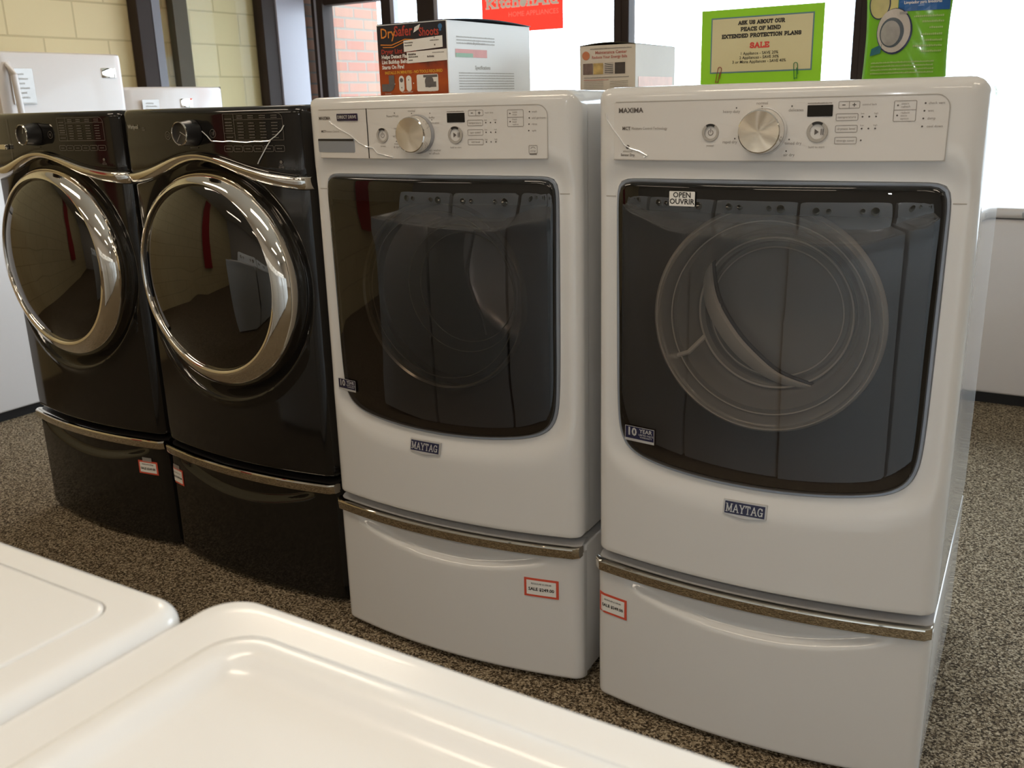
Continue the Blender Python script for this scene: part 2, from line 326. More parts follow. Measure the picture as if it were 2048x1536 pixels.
class Print:
    def __init__(s): s.V = []; s.F = []; s.W = []; s.k = 0
    def add(s, V, F, dx=0, dy=0, sx=1, shear=0):
        b = len(s.V); s.k = (s.k+1) % 80; s.W += [s.k*2e-6]*len(V); s.V += [(v[0]*sx+dx, v[1]+dy+v[0]*sx*shear) for v in V]; s.F += [tuple(i+b for i in f) for f in F]
    def text(s, t, x, y, size, bold=0.0, align='CENTER', sx=1.0):
        V, F = text2d(t, size, bold, align); s.add(V, F, x, y, sx); return s
    def rect(s, x0, x1, y0, y1):
        n = max(1, int((x1-x0)/0.008)+1)
        for i in range(n):
            a = x0+(x1-x0)*i/n; b = x0+(x1-x0)*(i+1)/n
            s.add([(a, y0), (b, y0), (b, y1), (a, y1)], [(0, 1, 2, 3)])
        return s
    def line(s, pts, w, closed=False):
        P = list(pts)+([pts[0]] if closed else [])
        for (ax, ay), (bx, by) in zip(P[:-1], P[1:]):
            L = math.hypot(bx-ax, by-ay)
            if L < 1e-9: continue
            n = max(1, int(L/0.03)+1); ux, uy = (bx-ax)/L, (by-ay)/L; e = w*0.35
            for i in range(n):
                t0 = L*i/n-(e if i == 0 else 0); t1 = L*(i+1)/n+(e if i == n-1 else 0)
                q = [(ax+ux*t0-uy*w/2, ay+uy*t0+ux*w/2), (ax+ux*t0+uy*w/2, ay+uy*t0-ux*w/2), (ax+ux*t1+uy*w/2, ay+uy*t1-ux*w/2), (ax+ux*t1-uy*w/2, ay+uy*t1+ux*w/2)]
                s.add(q, [(0, 1, 2, 3)])
        return s
    def rframe(s, x0, x1, y0, y1, r, w):
        s.line(rrect(x0, x1, y0, y1, r), w, True); return s
    def disc(s, x, y, r, n=14): s.add([(x+r*math.cos(2*PI*i/n), y+r*math.sin(2*PI*i/n)) for i in range(n)], [tuple(range(n))]); return s
    def ring(s, x, y, r, w, a0=0, a1=360): s.line(arc(x, y, r, r, a0, a1, 28), w); return s
    def slab(s, t, x, y, h, weight=0.16, width=None, track=0.06, slant=0):
        adv = []; tot = 0
        for ch in t:
            w = SLAB[ch][0] if ch in SLAB else 0.45
            adv.append((ch, tot)); tot += w+track
        k = (width/tot) if width else h
        for ch, a in adv:
            if ch not in SLAB: continue
            w, st, se = SLAB[ch]; q = Print(); T = h*weight
            for pl in st: q.line([(x0*k, y0*(h-T)+T/2) for x0, y0 in pl], T)
            for sx_, sy_ in se:
                q.line([((sx_-.15)*k, sy_*(h-T*0.7)+T*0.35), ((sx_+.15)*k, sy_*(h-T*0.7)+T*0.35)], T*0.7)
            # union of the strokes, scan-converted into thin rows so that no faces overlap
            ck = (ch, round(h, 5), round(k, 6), weight)
            if ck not in _tc:
                nr = 34; dh = h/nr; Q = [[q.V[i] for i in f_] for f_ in q.F]; GV = []; GF = []
                for j in range(nr):
                    yy = (j+0.5)*dh; sp = []
                    for P4 in Q:
                        xs_ = []
                        for i in range(4):
                            (xa, ya), (xb, yb_) = P4[i], P4[(i+1) % 4]
                            if (ya > yy) != (yb_ > yy): xs_.append(xa+(xb-xa)*(yy-ya)/(yb_-ya))
                        if len(xs_) >= 2: sp.append((min(xs_), max(xs_)))
                    sp.sort(); mg = []
                    for a0, a1 in sp:
                        if mg and a0 <= mg[-1][1]: mg[-1][1] = max(mg[-1][1], a1)
                        else: mg.append([a0, a1])
                    for a0, a1 in mg:
                        b_ = len(GV); GV += [(a0, j*dh), (a1, j*dh), (a1, (j+1)*dh), (a0, (j+1)*dh)]; GF.append((b_, b_+1, b_+2, b_+3))
                _tc[ck] = (GV, GF)
            GV, GF = _tc[ck]; s.add(GV, GF, x-tot*k/2+a*k, y-h/2)
        return s
    def dashes(s, x, y, w, h, align='LEFT'):
        x0 = x if align == 'LEFT' else x-w/2; p = x0
        rnd = random.Random(int((x*9173+y*7919)*1000))
        while p < x0+w-h*0.5:
            l = h*(0.45+0.35*rnd.random()); s.rect(p, min(p+l, x0+w), y-h/2, y+h/2*(0.4+0.6*rnd.random())); p += l+h*0.22
        return s
    def obj(s, name, m, parent, fn):
        pts = [fn(*v) for v in s.V]
        return mesh_obj(name, [(p[0], p[1]-w, p[2]) for p, w in zip(pts, s.W)], s.F, m, parent, smooth=False, weld=False)
def rrect(x0, x1, y0, y1, r, n=5):
    if not isinstance(r, (tuple, list)): r = (r,)*4     # bl, br, tr, tl
    P = []
    for (cx, cy, a, q) in ((x0+r[0], y0+r[0], 180, r[0]), (x1-r[1], y0+r[1], 270, r[1]), (x1-r[2], y1-r[2], 0, r[2]), (x0+r[3], y1-r[3], 90, r[3])):
        P += arc(cx, cy, q, q, a, a+90, n) if q > 0 else [(cx, cy)]
    return P
def plate(name, poly, t, m, parent, fn, r=0.0):
    """solid plate: polygon in 2D with thickness t (towards the viewer) mapped by fn(u, v, off)"""
    Q = []
    for i in range(len(poly)):
        a, b_ = poly[i], poly[(i+1) % len(poly)]; k = max(1, int(math.hypot(b_[0]-a[0], b_[1]-a[1])/0.012))
        Q += [(a[0]+(b_[0]-a[0])*j/k, a[1]+(b_[1]-a[1])*j/k) for j in range(k)]
    poly = Q; n = len(poly); V = []; F = []
    cx = sum(p[0] for p in poly)/n; cy = sum(p[1] for p in poly)/n
    loops = [[fn(u, v, 0) for u, v in poly], [fn(u, v, t*0.6) for u, v in poly]]
    ins = 0.25*t if not r else r
    def sh(u, v, d):
        L = math.hypot(u-cx, v-cy); k = max(0.01, 1-d/max(L, 1e-6)); return cx+(u-cx)*k, cy+(v-cy)*k
    loops.append([fn(*sh(u, v, ins), t) for u, v in poly])
    for k in (0.75, 0.5, 0.25): loops.append([fn(cx+(u-cx)*k, cy+(v-cy)*k, t) for u, v in poly])
    V, F = loft(loops, True)
    return mesh_obj(name, V, F, m, parent, True, 30)

# ------------------------------------------------------------------ front-loading machines
HW = 0.343
def bow(x): return -0.04*(1-min(1.0, (x/HW)**2))
def surf(u, v, off=0.0): return (u, bow(u)-off-0.0006, v)

def resample_by_angle(poly, cx, cz, angs):
    """radial distance of a closed polygon from its centre at given angles"""
    out = []; n = len(poly)
    for a in angs:
        dx, dz = math.cos(a), math.sin(a); best = None
        for i in range(n):
            x1, z1 = poly[i][0]-cx, poly[i][1]-cz; x2, z2 = poly[(i+1) % n][0]-cx, poly[(i+1) % n][1]-cz
            ex, ez = x2-x1, z2-z1; den = dx*ez-dz*ex
            if abs(den) < 1e-12: continue
            t = (x1*ez-z1*ex)/den; s_ = (x1*dz-z1*dx)/den
            if t > 0 and -1e-9 <= s_ <= 1+1e-9 and (best is None or t < best): best = t
        out.append((cx+dx*best, cz+dz*best))
    return out
def chaikin(P, k=3):
    for _ in range(k):
        Q = []
        for i in range(len(P)):
            a, b = P[i], P[(i+1) % len(P)]
            Q.append((a[0]*.75+b[0]*.25, a[1]*.75+b[1]*.25)); Q.append((a[0]*.25+b[0]*.75, a[1]*.25+b[1]*.75))
        P = Q
    return P
def edge_round(x, z, z0, z1, rx=0.030, rz0=0.008, rz1=0.020):
    y = 0.0
    for d, r in ((HW-abs(x), rx), (z-z0, rz0), (z1-z, rz1)):
        if d < r: d = max(d, 0); y += r-math.sqrt(max(0, r*r-(r-d)**2))
    return y
def seg_dist(px, pz, poly):
    best = 9
    n = len(poly)
    for i in range(n):
        ax, az = poly[i]; bx, bz = poly[(i+1) % n]
        ex, ez = bx-ax, bz-az; l = ex*ex+ez*ez
        t = 0 if l == 0 else max(0, min(1, ((px-ax)*ex+(pz-az)*ez)/l))
        d = math.hypot(px-ax-ex*t, pz-az-ez*t)
        if d < best: best = d
    return best
BODY_Z0 = 0.376
def angset(cx, cz, outer, n=200):
    A = [2*PI*i/n for i in range(n)]+[math.atan2(z-cz, x-cx) % (2*PI) for x, z in outer]
    A = sorted(A); B = [A[0]]
    for a in A[1:]:
        if a-B[-1] > 0.003: B.append(a)
    return B
DOOR = chaikin([(0, .584), (.10, .587), (.20, .598), (.262, .615), (.290, .650), (.297, .72), (.299, .9), (.300, 1.10), (.2995, 1.155), (.288, 1.1745), (.24, 1.176), (0, 1.178),
                (-.24, 1.176), (-.288, 1.1745), (-.2995, 1.155), (-.300, 1.10), (-.299, .9), (-.297, .72), (-.290, .650), (-.262, .615), (-.20, .598), (-.10, .587)], 2)

def front_shell(name, opening, ztop, m, parent, dish=0.012, dishw=0.055, extra=None, cx=0, cz=0.88, rtop=0.035, wall=0.02, circle=0):
    outer = rrect(-HW, HW, BODY_Z0, ztop, (0.012, 0.012, rtop, rtop), 6)
    angs = angset(cx, cz, outer, 360 if circle else 200); O = resample_by_angle(outer, cx, cz, angs); I = resample_by_angle(opening, cx, cz, angs)
    ss = [0, .003, .008, .016, .03, .05, .08]+[.11+.0165*i for i in range(54)]+[1.0] if circle else [0, .004, .012, .03, .06, .10, .16, .24, .33, .43, .53, .63, .72, .80, .87, .93, .97, 1.0]
    def Y(x, z):
        d = abs(math.hypot(x-cx, z-cz)-circle) if circle else seg_dist(x, z, I)
        y = bow(x)+edge_round(x, z, BODY_Z0, ztop)+dish*sstep(1-d/dishw)
        if extra: y += extra(x, z)
        return y
    loops = [[(x, 0.05, z) for x, z in O]]
    for s_ in ss:
        L = []
        for (ox, oz), (ix, iz) in zip(O, I):
            x = ox+(ix-ox)*s_; z = oz+(iz-oz)*s_
            L.append((x, Y(x, z), z))
        loops.append(L)
    last = loops[-1]
    loops.append([(x*0.992, y+0.004, cz+(z-cz)*0.992) for x, y, z in last])
    loops.append([(x*0.990, y+wall, cz+(z-cz)*0.990) for x, y, z in last])
    V, F = loft(loops)
    return mesh_obj(name, V, F, m, parent, True, 40)

def cabinet(parent, ztop, m):
    def ring_(d, y): return [(x, y, z) for x, z in rrect(-HW+d, HW-d, BODY_Z0+0.002+d, ztop-0.001-d, (0.006, 0.006, 0.034, 0.034) if m is M['enamel'] else (0.006, 0.006, 0.019, 0.019), 8)]
    V, F = loft([ring_(0.0008, 0.040), ring_(0, 0.048), ring_(0, 0.700), ring_(0.003, 0.709), ring_(0.008, 0.712)], True)
    mesh_obj('cabinet', V, F, m, parent, True, 40)
    b = MB()
    for sx in (-1, 1):
        for sy in (0.10, 0.66): b.cyl((sx*0.30, sy, 0.367), (0, 0, 1), 0.02, 0.022, 0.022, 20)
    b.build('levelling_feet', M['black_plastic'], parent)

def white_machine(idx, x, y, rz, label, cat, dryer):
    name = 'clothes_dryer' if dryer else 'washing_machine'
    r = root(name, (x, y, 0), rz, label, cat)
    ZT = 1.343
    sh = front_shell('front_panel', DOOR, ZT, M['enamel'], r, dish=0.013, dishw=0.052)
    cabinet(r, ZT, M['enamel'])
    # seam lines beside the door and between panels
    p = Print()
    for a, b in ((-0.342, -0.302), (0.302, 0.342)): p.line([(a, 1.140), (b, 1.140)], 0.0018)
    fny = lambda u, v: (u, bow(u)+edge_round(u, v, BODY_Z0, ZT)+0.013*sstep(1-seg_dist(u, v, DOOR)/0.052)-0.0007, v)
    p.obj('panel_seam', M['ink_light'], r, fny)
    # control panel
    cp = plate('control_panel', rrect(-0.300, 0.284, 1.211, 1.316, (0.001, 0.006, 0.022, 0.006), 6)+[], 0.0012, M['panel_white'], r, lambda u, v, o: (u, bow(u)-o, v))
    fn = lambda u, v: (u, bow(u)-0.0017, v)
    q = Print()
    q.line([(-0.296, 1.316), (0.10, 1.3162), (0.262, 1.316)]+arc(0.262, 1.294, 0.022, 0.022, 90, 0, 8)+[(0.2835, 1.211), (0.0, 1.211), (-0.300, 1.211)], 0.0014)
    q.obj('outline_print', M['ink_light'], cp, fn)
    a = Print(); bmid = Print()
    T = a.text
    a.ring(-0.103, 1.260, 0.0045, 0.0010, 120, 420); a.line([(-0.103, 1.2605), (-0.103, 1.267)], 0.0010)
    a.add([(0.0785, 1.2545), (0.0785, 1.2645), (0.0855, 1.2595)], [(0, 1, 2)]); a.rect(0.0885, 0.0900, 1.2545, 1.2645); a.rect(0.0915, 0.0930, 1.2545, 1.2645)
    bmid.text('power', -0.103, 1.2375, 0.0055); bmid.text('hold to start', 0.083, 1.2345, 0.0052)
    bmid.dashes(0.085, 1.3065, 0.040, 0.0022, 'C')
    bmid.rframe(0.115, 0.148, 1.297, 1.308, 0.002, 0.0009); bmid.line([(0.1315, 1.297), (0.1315, 1.308)], 0.0008)
    a.rect(0.1205, 0.1255, 1.3018, 1.3032); a.rect(0.1365, 0.1425, 1.3018, 1.3032); a.rect(0.1388, 0.1402, 1.2995, 1.3055)
    words = ('temperature', 'dryness level', 'energy saver') if dryer else ('temperature', 'spin speed', 'soil level')
    for i, zc in enumerate((1.283, 1.264, 1.245)):
        w = 0.0
        bmid.rframe(0.112, 0.1465, zc-0.0055, zc+0.0055, 0.002, 0.0009); bmid.text(words[i], 0.1292, zc, 0.0056)
        nd = 1 if (dryer and i == 2) else 3
        for k in range(nd): a.disc(0.1535+k*0.0105, zc, 0.0015, 8)
        if nd == 3: bmid.text('low', 0.1535, zc+0.0052, 0.0040); bmid.text('high', 0.1745, zc+0.0052, 0.0040)
    bmid.text('wash time' if not dryer else 'control lock', 0.152, 1.3025, 0.0045, align='LEFT')
    bmid.rframe(0.201, 0.2345, 1.2745, 1.307, 0.002, 0.0009); bmid.line([(0.201, 1.2925), (0.2345, 1.2925)], 0.0009)
    a.disc(0.2065, 1.300, 0.0015, 8); a.disc(0.2065, 1.284, 0.0015, 8)
    bmid.text('steam\nrefresh' if dryer else 'extra\nrinse', 0.2115, 1.300, 0.0048, align='LEFT'); bmid.text('reduce\nstatic\noption' if dryer else 'fresh\nhold\noption', 0.2115, 1.2835, 0.0048, align='LEFT')
    lw = ('check vent', 'wet', 'damp', 'cool down') if dryer else ('wash', 'add garment', 'rinse', 'spin')
    for i, zc in enumerate((1.3025, 1.2905, 1.2785, 1.266)):
        a.disc(0.2475-(i*0.0007), zc, 0.0015, 8); bmid.text(lw[i], 0.252, zc, 0.0056, align='LEFT')
    if dryer:
        a.text('MAXIMA', -0.264, 1.3005, 0.0125, 0.02, sx=1.1)
        a.text('MCT', -0.282, 1.268, 0.0085, 0.02, align='LEFT'); bmid.text('Moisture Control Technology', -0.262, 1.268, 0.0072, align='LEFT', sx=0.85)
        a.disc(-0.270, 1.2345, 0.004, 10); bmid.text('advanced', -0.270, 1.2265, 0.0055); a.text('Sensor Dry', -0.270, 1.2195, 0.0065, 0.02)
        for t, x_, z_, dx, dz in (('heavy duty', -0.066, 1.2955, 0.009, 0.006), ('normal', -0.012, 1.3085, 0, -0.0055), ('delicates', 0.046, 1.296, -0.007, 0.0065), ('rapid dry', -0.067, 1.2435, 0.009, 0.006), ('timed dry', 0.044, 1.241, -0.007, 0.0065), ('air dry', 0.038, 1.2215, -0.005, 0.0065)):
            bmid.text(t, x_, z_, 0.0072); a.disc(x_+dx, z_+dz, 0.0014, 8)
    else:
        a.text('MAXIMA', -0.278, 1.2975, 0.0100, 0.02); a.text('MCT', -0.292, 1.269, 0.0070, 0.02, align='LEFT'); bmid.text('Moisture Control', -0.278, 1.269, 0.0062, align='LEFT')
        for t, x_, z_, dx, dz in (('PowerWash', -0.073, 1.2995, 0.006, 0.0065), ('normal', -0.022, 1.3095, 0, -0.005), ('bulky', 0.028, 1.2955, -0.004, 0.0085), ('delicates', 0.034, 1.2845, -0.006, 0.006), ('rapid', -0.064, 1.2745, 0.004, 0.006), ('whites', -0.066, 1.2585, 0.0, 0.006), ('rinse\n& spin', -0.066, 1.239, 0.0, 0.0085), ('clean washer\nw/ affresh', 0.030, 1.2255, -0.010, 0.0085)):
            bmid.text(t, x_, z_, 0.0066); a.disc(x_+dx, z_+dz, 0.0013, 8)
        bmid.rframe(0.245, 0.262, 1.2215, 1.237, 0.0015, 0.0009); bmid.line(arc(0.2535, 1.229, 0.005, 0.005, 20, 160, 6), 0.001); a.text('energy', 0.2535, 1.2265, 0.0042); a.rect(0.246, 0.261, 1.2190, 1.2208)
    a.obj('dark_print', M['ink'], cp, fn); bmid.obj('grey_print', M['ink_mid'], cp, fn)
    # display
    mesh = Print().rect(0.064, 0.106, 1.2845, 1.3035)
    plate('display', rrect(0.0645, 0.1060, 1.2845, 1.3035, 0.001, 2), 0.0022, M['screen'], cp, lambda u, v, o: (u, bow(u)-o, v))
    # round buttons
    for nm, bx, bz, br in (('power_button', -0.103, 1.260, 0.0155), ('start_button', 0.083, 1.2595, 0.0175)):
        yb = bow(bx)
        bb = lathe(nm, bx, bz, [(br, yb-0.0010), (br, yb-0.0030), (br*0.97, yb-0.0036), (br*0.72, yb-0.0036), (br*0.70, yb-0.0024)], M['ink_light'], r, 40)
        k = Print().ring(bx, bz, br*0.86, br*0.24, 62, 118); k.obj('button_mark', M['ink_black'], bb, lambda u, v, yb=yb: (u, yb-0.0041, v))
    # dial
    kx, kz = -0.008, 1.262; yk = bow(kx)
    dl = lathe('dial', kx, kz, [(0.0405, yk-0.001), (0.0395, yk-0.008), (0.0385, yk-0.010)], M['grey_plastic' if not dryer else 'enamel'], r, 64)
    lathe('dial_skirt', kx, kz, [(0.0385, yk-0.006), (0.0370, yk-0.028), (0.0362, yk-0.0325), (0.0345, yk-0.034)], M['chrome'], dl, 64)
    f = lathe('dial_face', 0, 0, [(0.0345, 0), (0.030, -0.0003), (0.015, -0.0008), (0.0001, -0.001)], M['spun'], dl, 64); f.location = (kx, yk-0.034, kz)
    if not dryer:
        dr = Print().line([(-0.1455, 1.212), (-0.1455, 1.316)], 0.0026); dr.obj('drawer_gap', M['ink_black'], cp, fn)
        hd = plate('dispenser_handle', rrect(-0.306, -0.187, 1.2235, 1.2535, 0.003, 3), 0.0016, M['gasket'], r, lambda u, v, o: (u, bow(u)-0.001-o*0.6, v))
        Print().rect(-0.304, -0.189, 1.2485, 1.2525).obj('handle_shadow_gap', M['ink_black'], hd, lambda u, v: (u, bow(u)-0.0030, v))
        bd = plate('direct_drive_badge', rrect(-0.2365, -0.172, 1.2915, 1.3070, 0.001, 2), 0.0022, M['navy'], r, lambda u, v, o: (u, bow(u)-0.001-o, v))
        Print().text('DIRECT DRIVE', -0.204, 1.2995, 0.0092, 0.03).obj('badge_lettering', M['badge_silver'], bd, lambda u, v: (u, bow(u)-0.0038, v))
    # flash glints on creased protective film, painted as a white tube
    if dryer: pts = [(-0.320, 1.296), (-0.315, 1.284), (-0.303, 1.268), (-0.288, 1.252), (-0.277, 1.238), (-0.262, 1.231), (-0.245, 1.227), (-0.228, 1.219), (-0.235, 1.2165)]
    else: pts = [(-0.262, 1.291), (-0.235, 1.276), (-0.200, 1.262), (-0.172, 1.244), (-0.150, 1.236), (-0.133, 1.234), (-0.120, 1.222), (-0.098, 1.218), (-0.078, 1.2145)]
    MB().tube([(u, bow(u)+edge_round(u, v, BODY_Z0, ZT)-0.0022, v) for u, v in pts], 0.0014, 6).build('crease_glint', M['film_glint'], r)
    # door: rim, glass, liner, bowl
    cz = 0.88
    angs = [2*PI*i/220 for i in range(220)]
    D = resample_by_angle(DOOR, 0, cz, angs)
    def ins(d): return [((x*(1-d/math.hypot(x, z-cz))), cz+(z-cz)*(1-d/math.hypot(x, z-cz))) for x, z in D]
    def lp(d, off): return [(x, bow(x)+off, z) for x, z in ins(d)]
    V, F = loft([lp(0.0015, 0.030), lp(0.0015, 0.014), lp(0.003, 0.009), lp(0.0075, 0.010), lp(0.0080, 0.020)])
    door = mesh_obj('door', V, F, M['gasket'], r, True, 40)
    base = ins(0.0075)
    loops = [[(x, bow(x)+0.018, z) for x, z in base], [(x, bow(x)+0.010, z) for x, z in base]]
    for d, off in ((0.0090, 0.0045), (0.012, 0.002), (0.018, 0.0005)): loops.append(lp(d, off))
    b2 = ins(0.018)
    for k in (0.93, 0.85, 0.75, 0.64, 0.52, 0.40, 0.28, 0.16, 0.06):
        loops.append([(x*k, bow(x*k)-0.003*(1-k*k), cz+(z-cz)*k) for x, z in b2])
    V, F = loft(loops, True)
    mesh_obj('door_glass', V, F, M['dryer_door_glass' if dryer else 'washer_door_glass'], door, True, 60)
    bc = 0.915 if dryer else 0.906; br = 0.212
    L0 = resample_by_angle(ins(0.010), 0, bc, angs); C = [(br*math.cos(t), bc+br*math.sin(t)) for t in angs]
    loops = []
    for k in (0, .1, .25, .4, .55, .7, .82, .92, 1.0):
        loops.append([(a_+(c-a_)*k, bow(a_)*(1-k)+(-0.012)*k+0.018+0.012*math.sin(k*PI), b_+(d-b_)*k) for (a_, b_), (c, d) in zip(L0, C)])
    V, F = loft(loops); mesh_obj('inner_door_liner', V, F, M['dark_liner'], door, True, 50)
    if dryer:
        prof = [(br+.001, .008), (br-.002, -.004), (br-.008, -.008), (br-.014, -.004), (br-.020, .010), (br-.026, .022), (br-.034, .020), (br-.040, .028), (br-.052, .052), (br-.058, .075), (br-.066, .080), (.140, .082), (.136, .094), (.10, .099), (.05, .104), (.0005, .106)]
    else:
        prof = [(br-.002, .006), (br-.006, -.002), (br-.014, -.004), (br-.022, .004), (br-.030, .012), (br-.038, .05), (br-.048, .085), (br-.060, .10), (.140, .106), (.128, .122), (.09, .138), (.045, .146), (.0005, .148)]
    lathe('glass_bowl', 0, bc, prof, M['bowl' if dryer else 'bowl_dark'], door, 96, angle=50)
    lathe('bowl_ring', 0, bc, [(br+.006, .012), (br+.005, .001), (br, -.005), (br-.004, -.001), (br-.004, .012)], M['ring_line' if dryer else 'ring_dim'], door, 96, closed=True)
    for rr, yy, tt in ((0.148, 0.076, 0.0022), (0.128, 0.088, 0.0016), (0.186, 0.016, 0.0014)) if dryer else ((0.150, 0.098, 0.0013), (0.130, 0.118, 0.0013), (0.190, 0.006, 0.0012)):
        lathe('bowl_ridge', 0, bc, [(rr+tt*math.cos(a*PI/3), yy-0.003+tt*math.sin(a*PI/3)) for a in range(6)], M['ring_line' if dryer else 'ring_dim'], door, 96, closed=True)
    # drum behind
    dm = lathe('drum', 0, bc, [(0.20, 0.060), (0.235, 0.085), (0.245, 0.11), (0.245, 0.50), (0.22, 0.52), (0.001, 0.53)], M['drum_grey' if dryer else 'steel'], r, 64, angle=50)
    # curved fin moulded in the bowl
    if dryer: P0 = [(-0.122, 1.050), (-0.120, 0.992), (-0.105, 0.933), (-0.067, 0.875), (-0.025, 0.833), (0.021, 0.800), (0.084, 0.781)]; yv = 0.074; wmax = 0.040
    else: P0 = [(0.058, 1.050), (0.040, 0.984), (0.036, 0.938), (0.050, 0.893), (0.068, 0.853), (0.077, 0.810)]; yv = 0.070; wmax = 0.010
    P = []
    for i in range(len(P0)-1):
        p0, p1, p2, p3 = P0[max(0, i-1)], P0[i], P0[i+1], P0[min(len(P0)-1, i+2)]
        for k in range(6):
            t = k/6; P.append(tuple(0.5*(2*p1[c]+(p2[c]-p0[c])*t+(2*p0[c]-5*p1[c]+4*p2[c]-p3[c])*t*t+(3*p1[c]-p0[c]-3*p2[c]+p3[c])*t**3) for c in (0, 1)))
    P.append(P0[-1]); V = []; F = []; nb = len(P)
    for i, (u, v) in enumerate(P):
        a_, c_ = P[max(0, i-1)], P[min(nb-1, i+1)]; L_ = math.hypot(c_[0]-a_[0], c_[1]-a_[1]); nx_, nz_ = (c_[1]-a_[1])/L_, -(c_[0]-a_[0])/L_
        w_ = wmax*math.sin(PI*(0.04+0.92*i/(nb-1)))**0.7
        for k, dy in ((0, 0.0), (0.25, -0.010), (0.6, -0.008), (1.0, 0.006)): V.append((u+nx_*w_*k, yv+dy, v+nz_*w_*k))
    for i in range(nb-1):
        for k in range(3): F.append((i*4+k, (i+1)*4+k, (i+1)*4+k+1, i*4+k+1))
    bf_ = mesh_obj('bowl_fin', V, F, M['baffle_light'] if dryer else M['steel'], door, True, 50)
    MB().tube([(u-0.001, yv-0.002, v) for u, v in P], 0.0042 if dryer else 0.003, 8).build('bowl_fin_shade', M['dark_liner'], door)  # dark tube paints the shade along the fin's inner side
    if dryer: MB().tube([(-0.198, 0.012, 0.822), (-0.180, 0.012, 0.826), (-0.152, 0.020, 0.836), (-0.126, 0.04, 0.866)], 0.005, 8).build('hinge_bracket', M['baffle_light'], door)
    # stickers and badge
    gf = lambda u, v, o=0: (u, bow(u)-0.0042-o, v)
    if dryer:
        st = plate('opening_sticker', rrect(-0.1795, -0.1285, 1.1285, 1.1555, 0.0015, 3), 0.0004, M['paper'], door, lambda u, v, o: gf(u, v, o))
        Print().text('OPEN', -0.154, 1.1485, 0.0138, 0.022).text('OUVRIR', -0.154, 1.1365, 0.0138, 0.022).obj('sticker_lettering', M['ink_black'], st, lambda u, v: gf(u, v, 0.0007))
        wx, wz, sc = -0.2360, 0.6640, 1.0
    else: wx, wz, sc = -0.2700, 0.6720, 0.9
    ws = plate('warranty_sticker', rrect(wx-0.0335*sc, wx+0.0335*sc, wz-0.016*sc, wz+0.016*sc, 0.001, 2), 0.0004, M['navy'], door, lambda u, v, o: gf(u, v, o))
    w = Print(); w.line([(wx-0.033*sc, wz-0.0155*sc), (wx-0.033*sc, wz+0.0155*sc), (wx+0.033*sc, wz+0.0155*sc), (wx+0.033*sc, wz-0.0155*sc)], 0.0011)
    w.rect(wx-0.0335*sc, wx+0.0335*sc, wz-0.016*sc, wz-0.0105*sc)
    w.text('10', wx-0.0180*sc, wz+0.0035*sc, 0.0230*sc, 0.035); w.text('YEAR', wx+0.0140*sc, wz+0.0080*sc, 0.0120*sc, 0.02)
    w.text('LIMITED PARTS\nWARRANTY', wx+0.0145*sc, wz-0.0025*sc, 0.0050*sc, 0.01)
    w.obj('warranty_lettering', M['badge_silver'], ws, lambda u, v: gf(u, v, 0.0007))
    mx, mz = (-0.0105, 0.5455) if dryer else (-0.037, 0.5535)
    # front panel surface near the badge lies on the dish edge
    def bs(u, v, o): return (u, bow(u)+0.0075*(v-mz+0.0185)/0.034-0.0008-o, v)
    mzc = mz
    bf = plate('brand_badge', [(mx-0.043, mz-0.0125), (mx, mz-0.0185), (mx+0.043, mz-0.0125), (mx+0.043, mz+0.0155), (mx-0.043, mz+0.0155)], 0.004, M['badge_silver'], r, lambda u, v, o: bs(u, v, o))
    Print().rect(mx-0.0395, mx+0.0395, mz-0.0105, mz+0.0130).obj('badge_field', M['navy'], bf, lambda u, v: bs(u, v, 0.0046))
    Print().slab('MAYTAG', mx, mz+0.0012, 0.0165, 0.12, 0.074, 0.10).obj('badge_lettering', M['badge_silver'], bf, lambda u, v: bs(u, v, 0.0052))
    return r

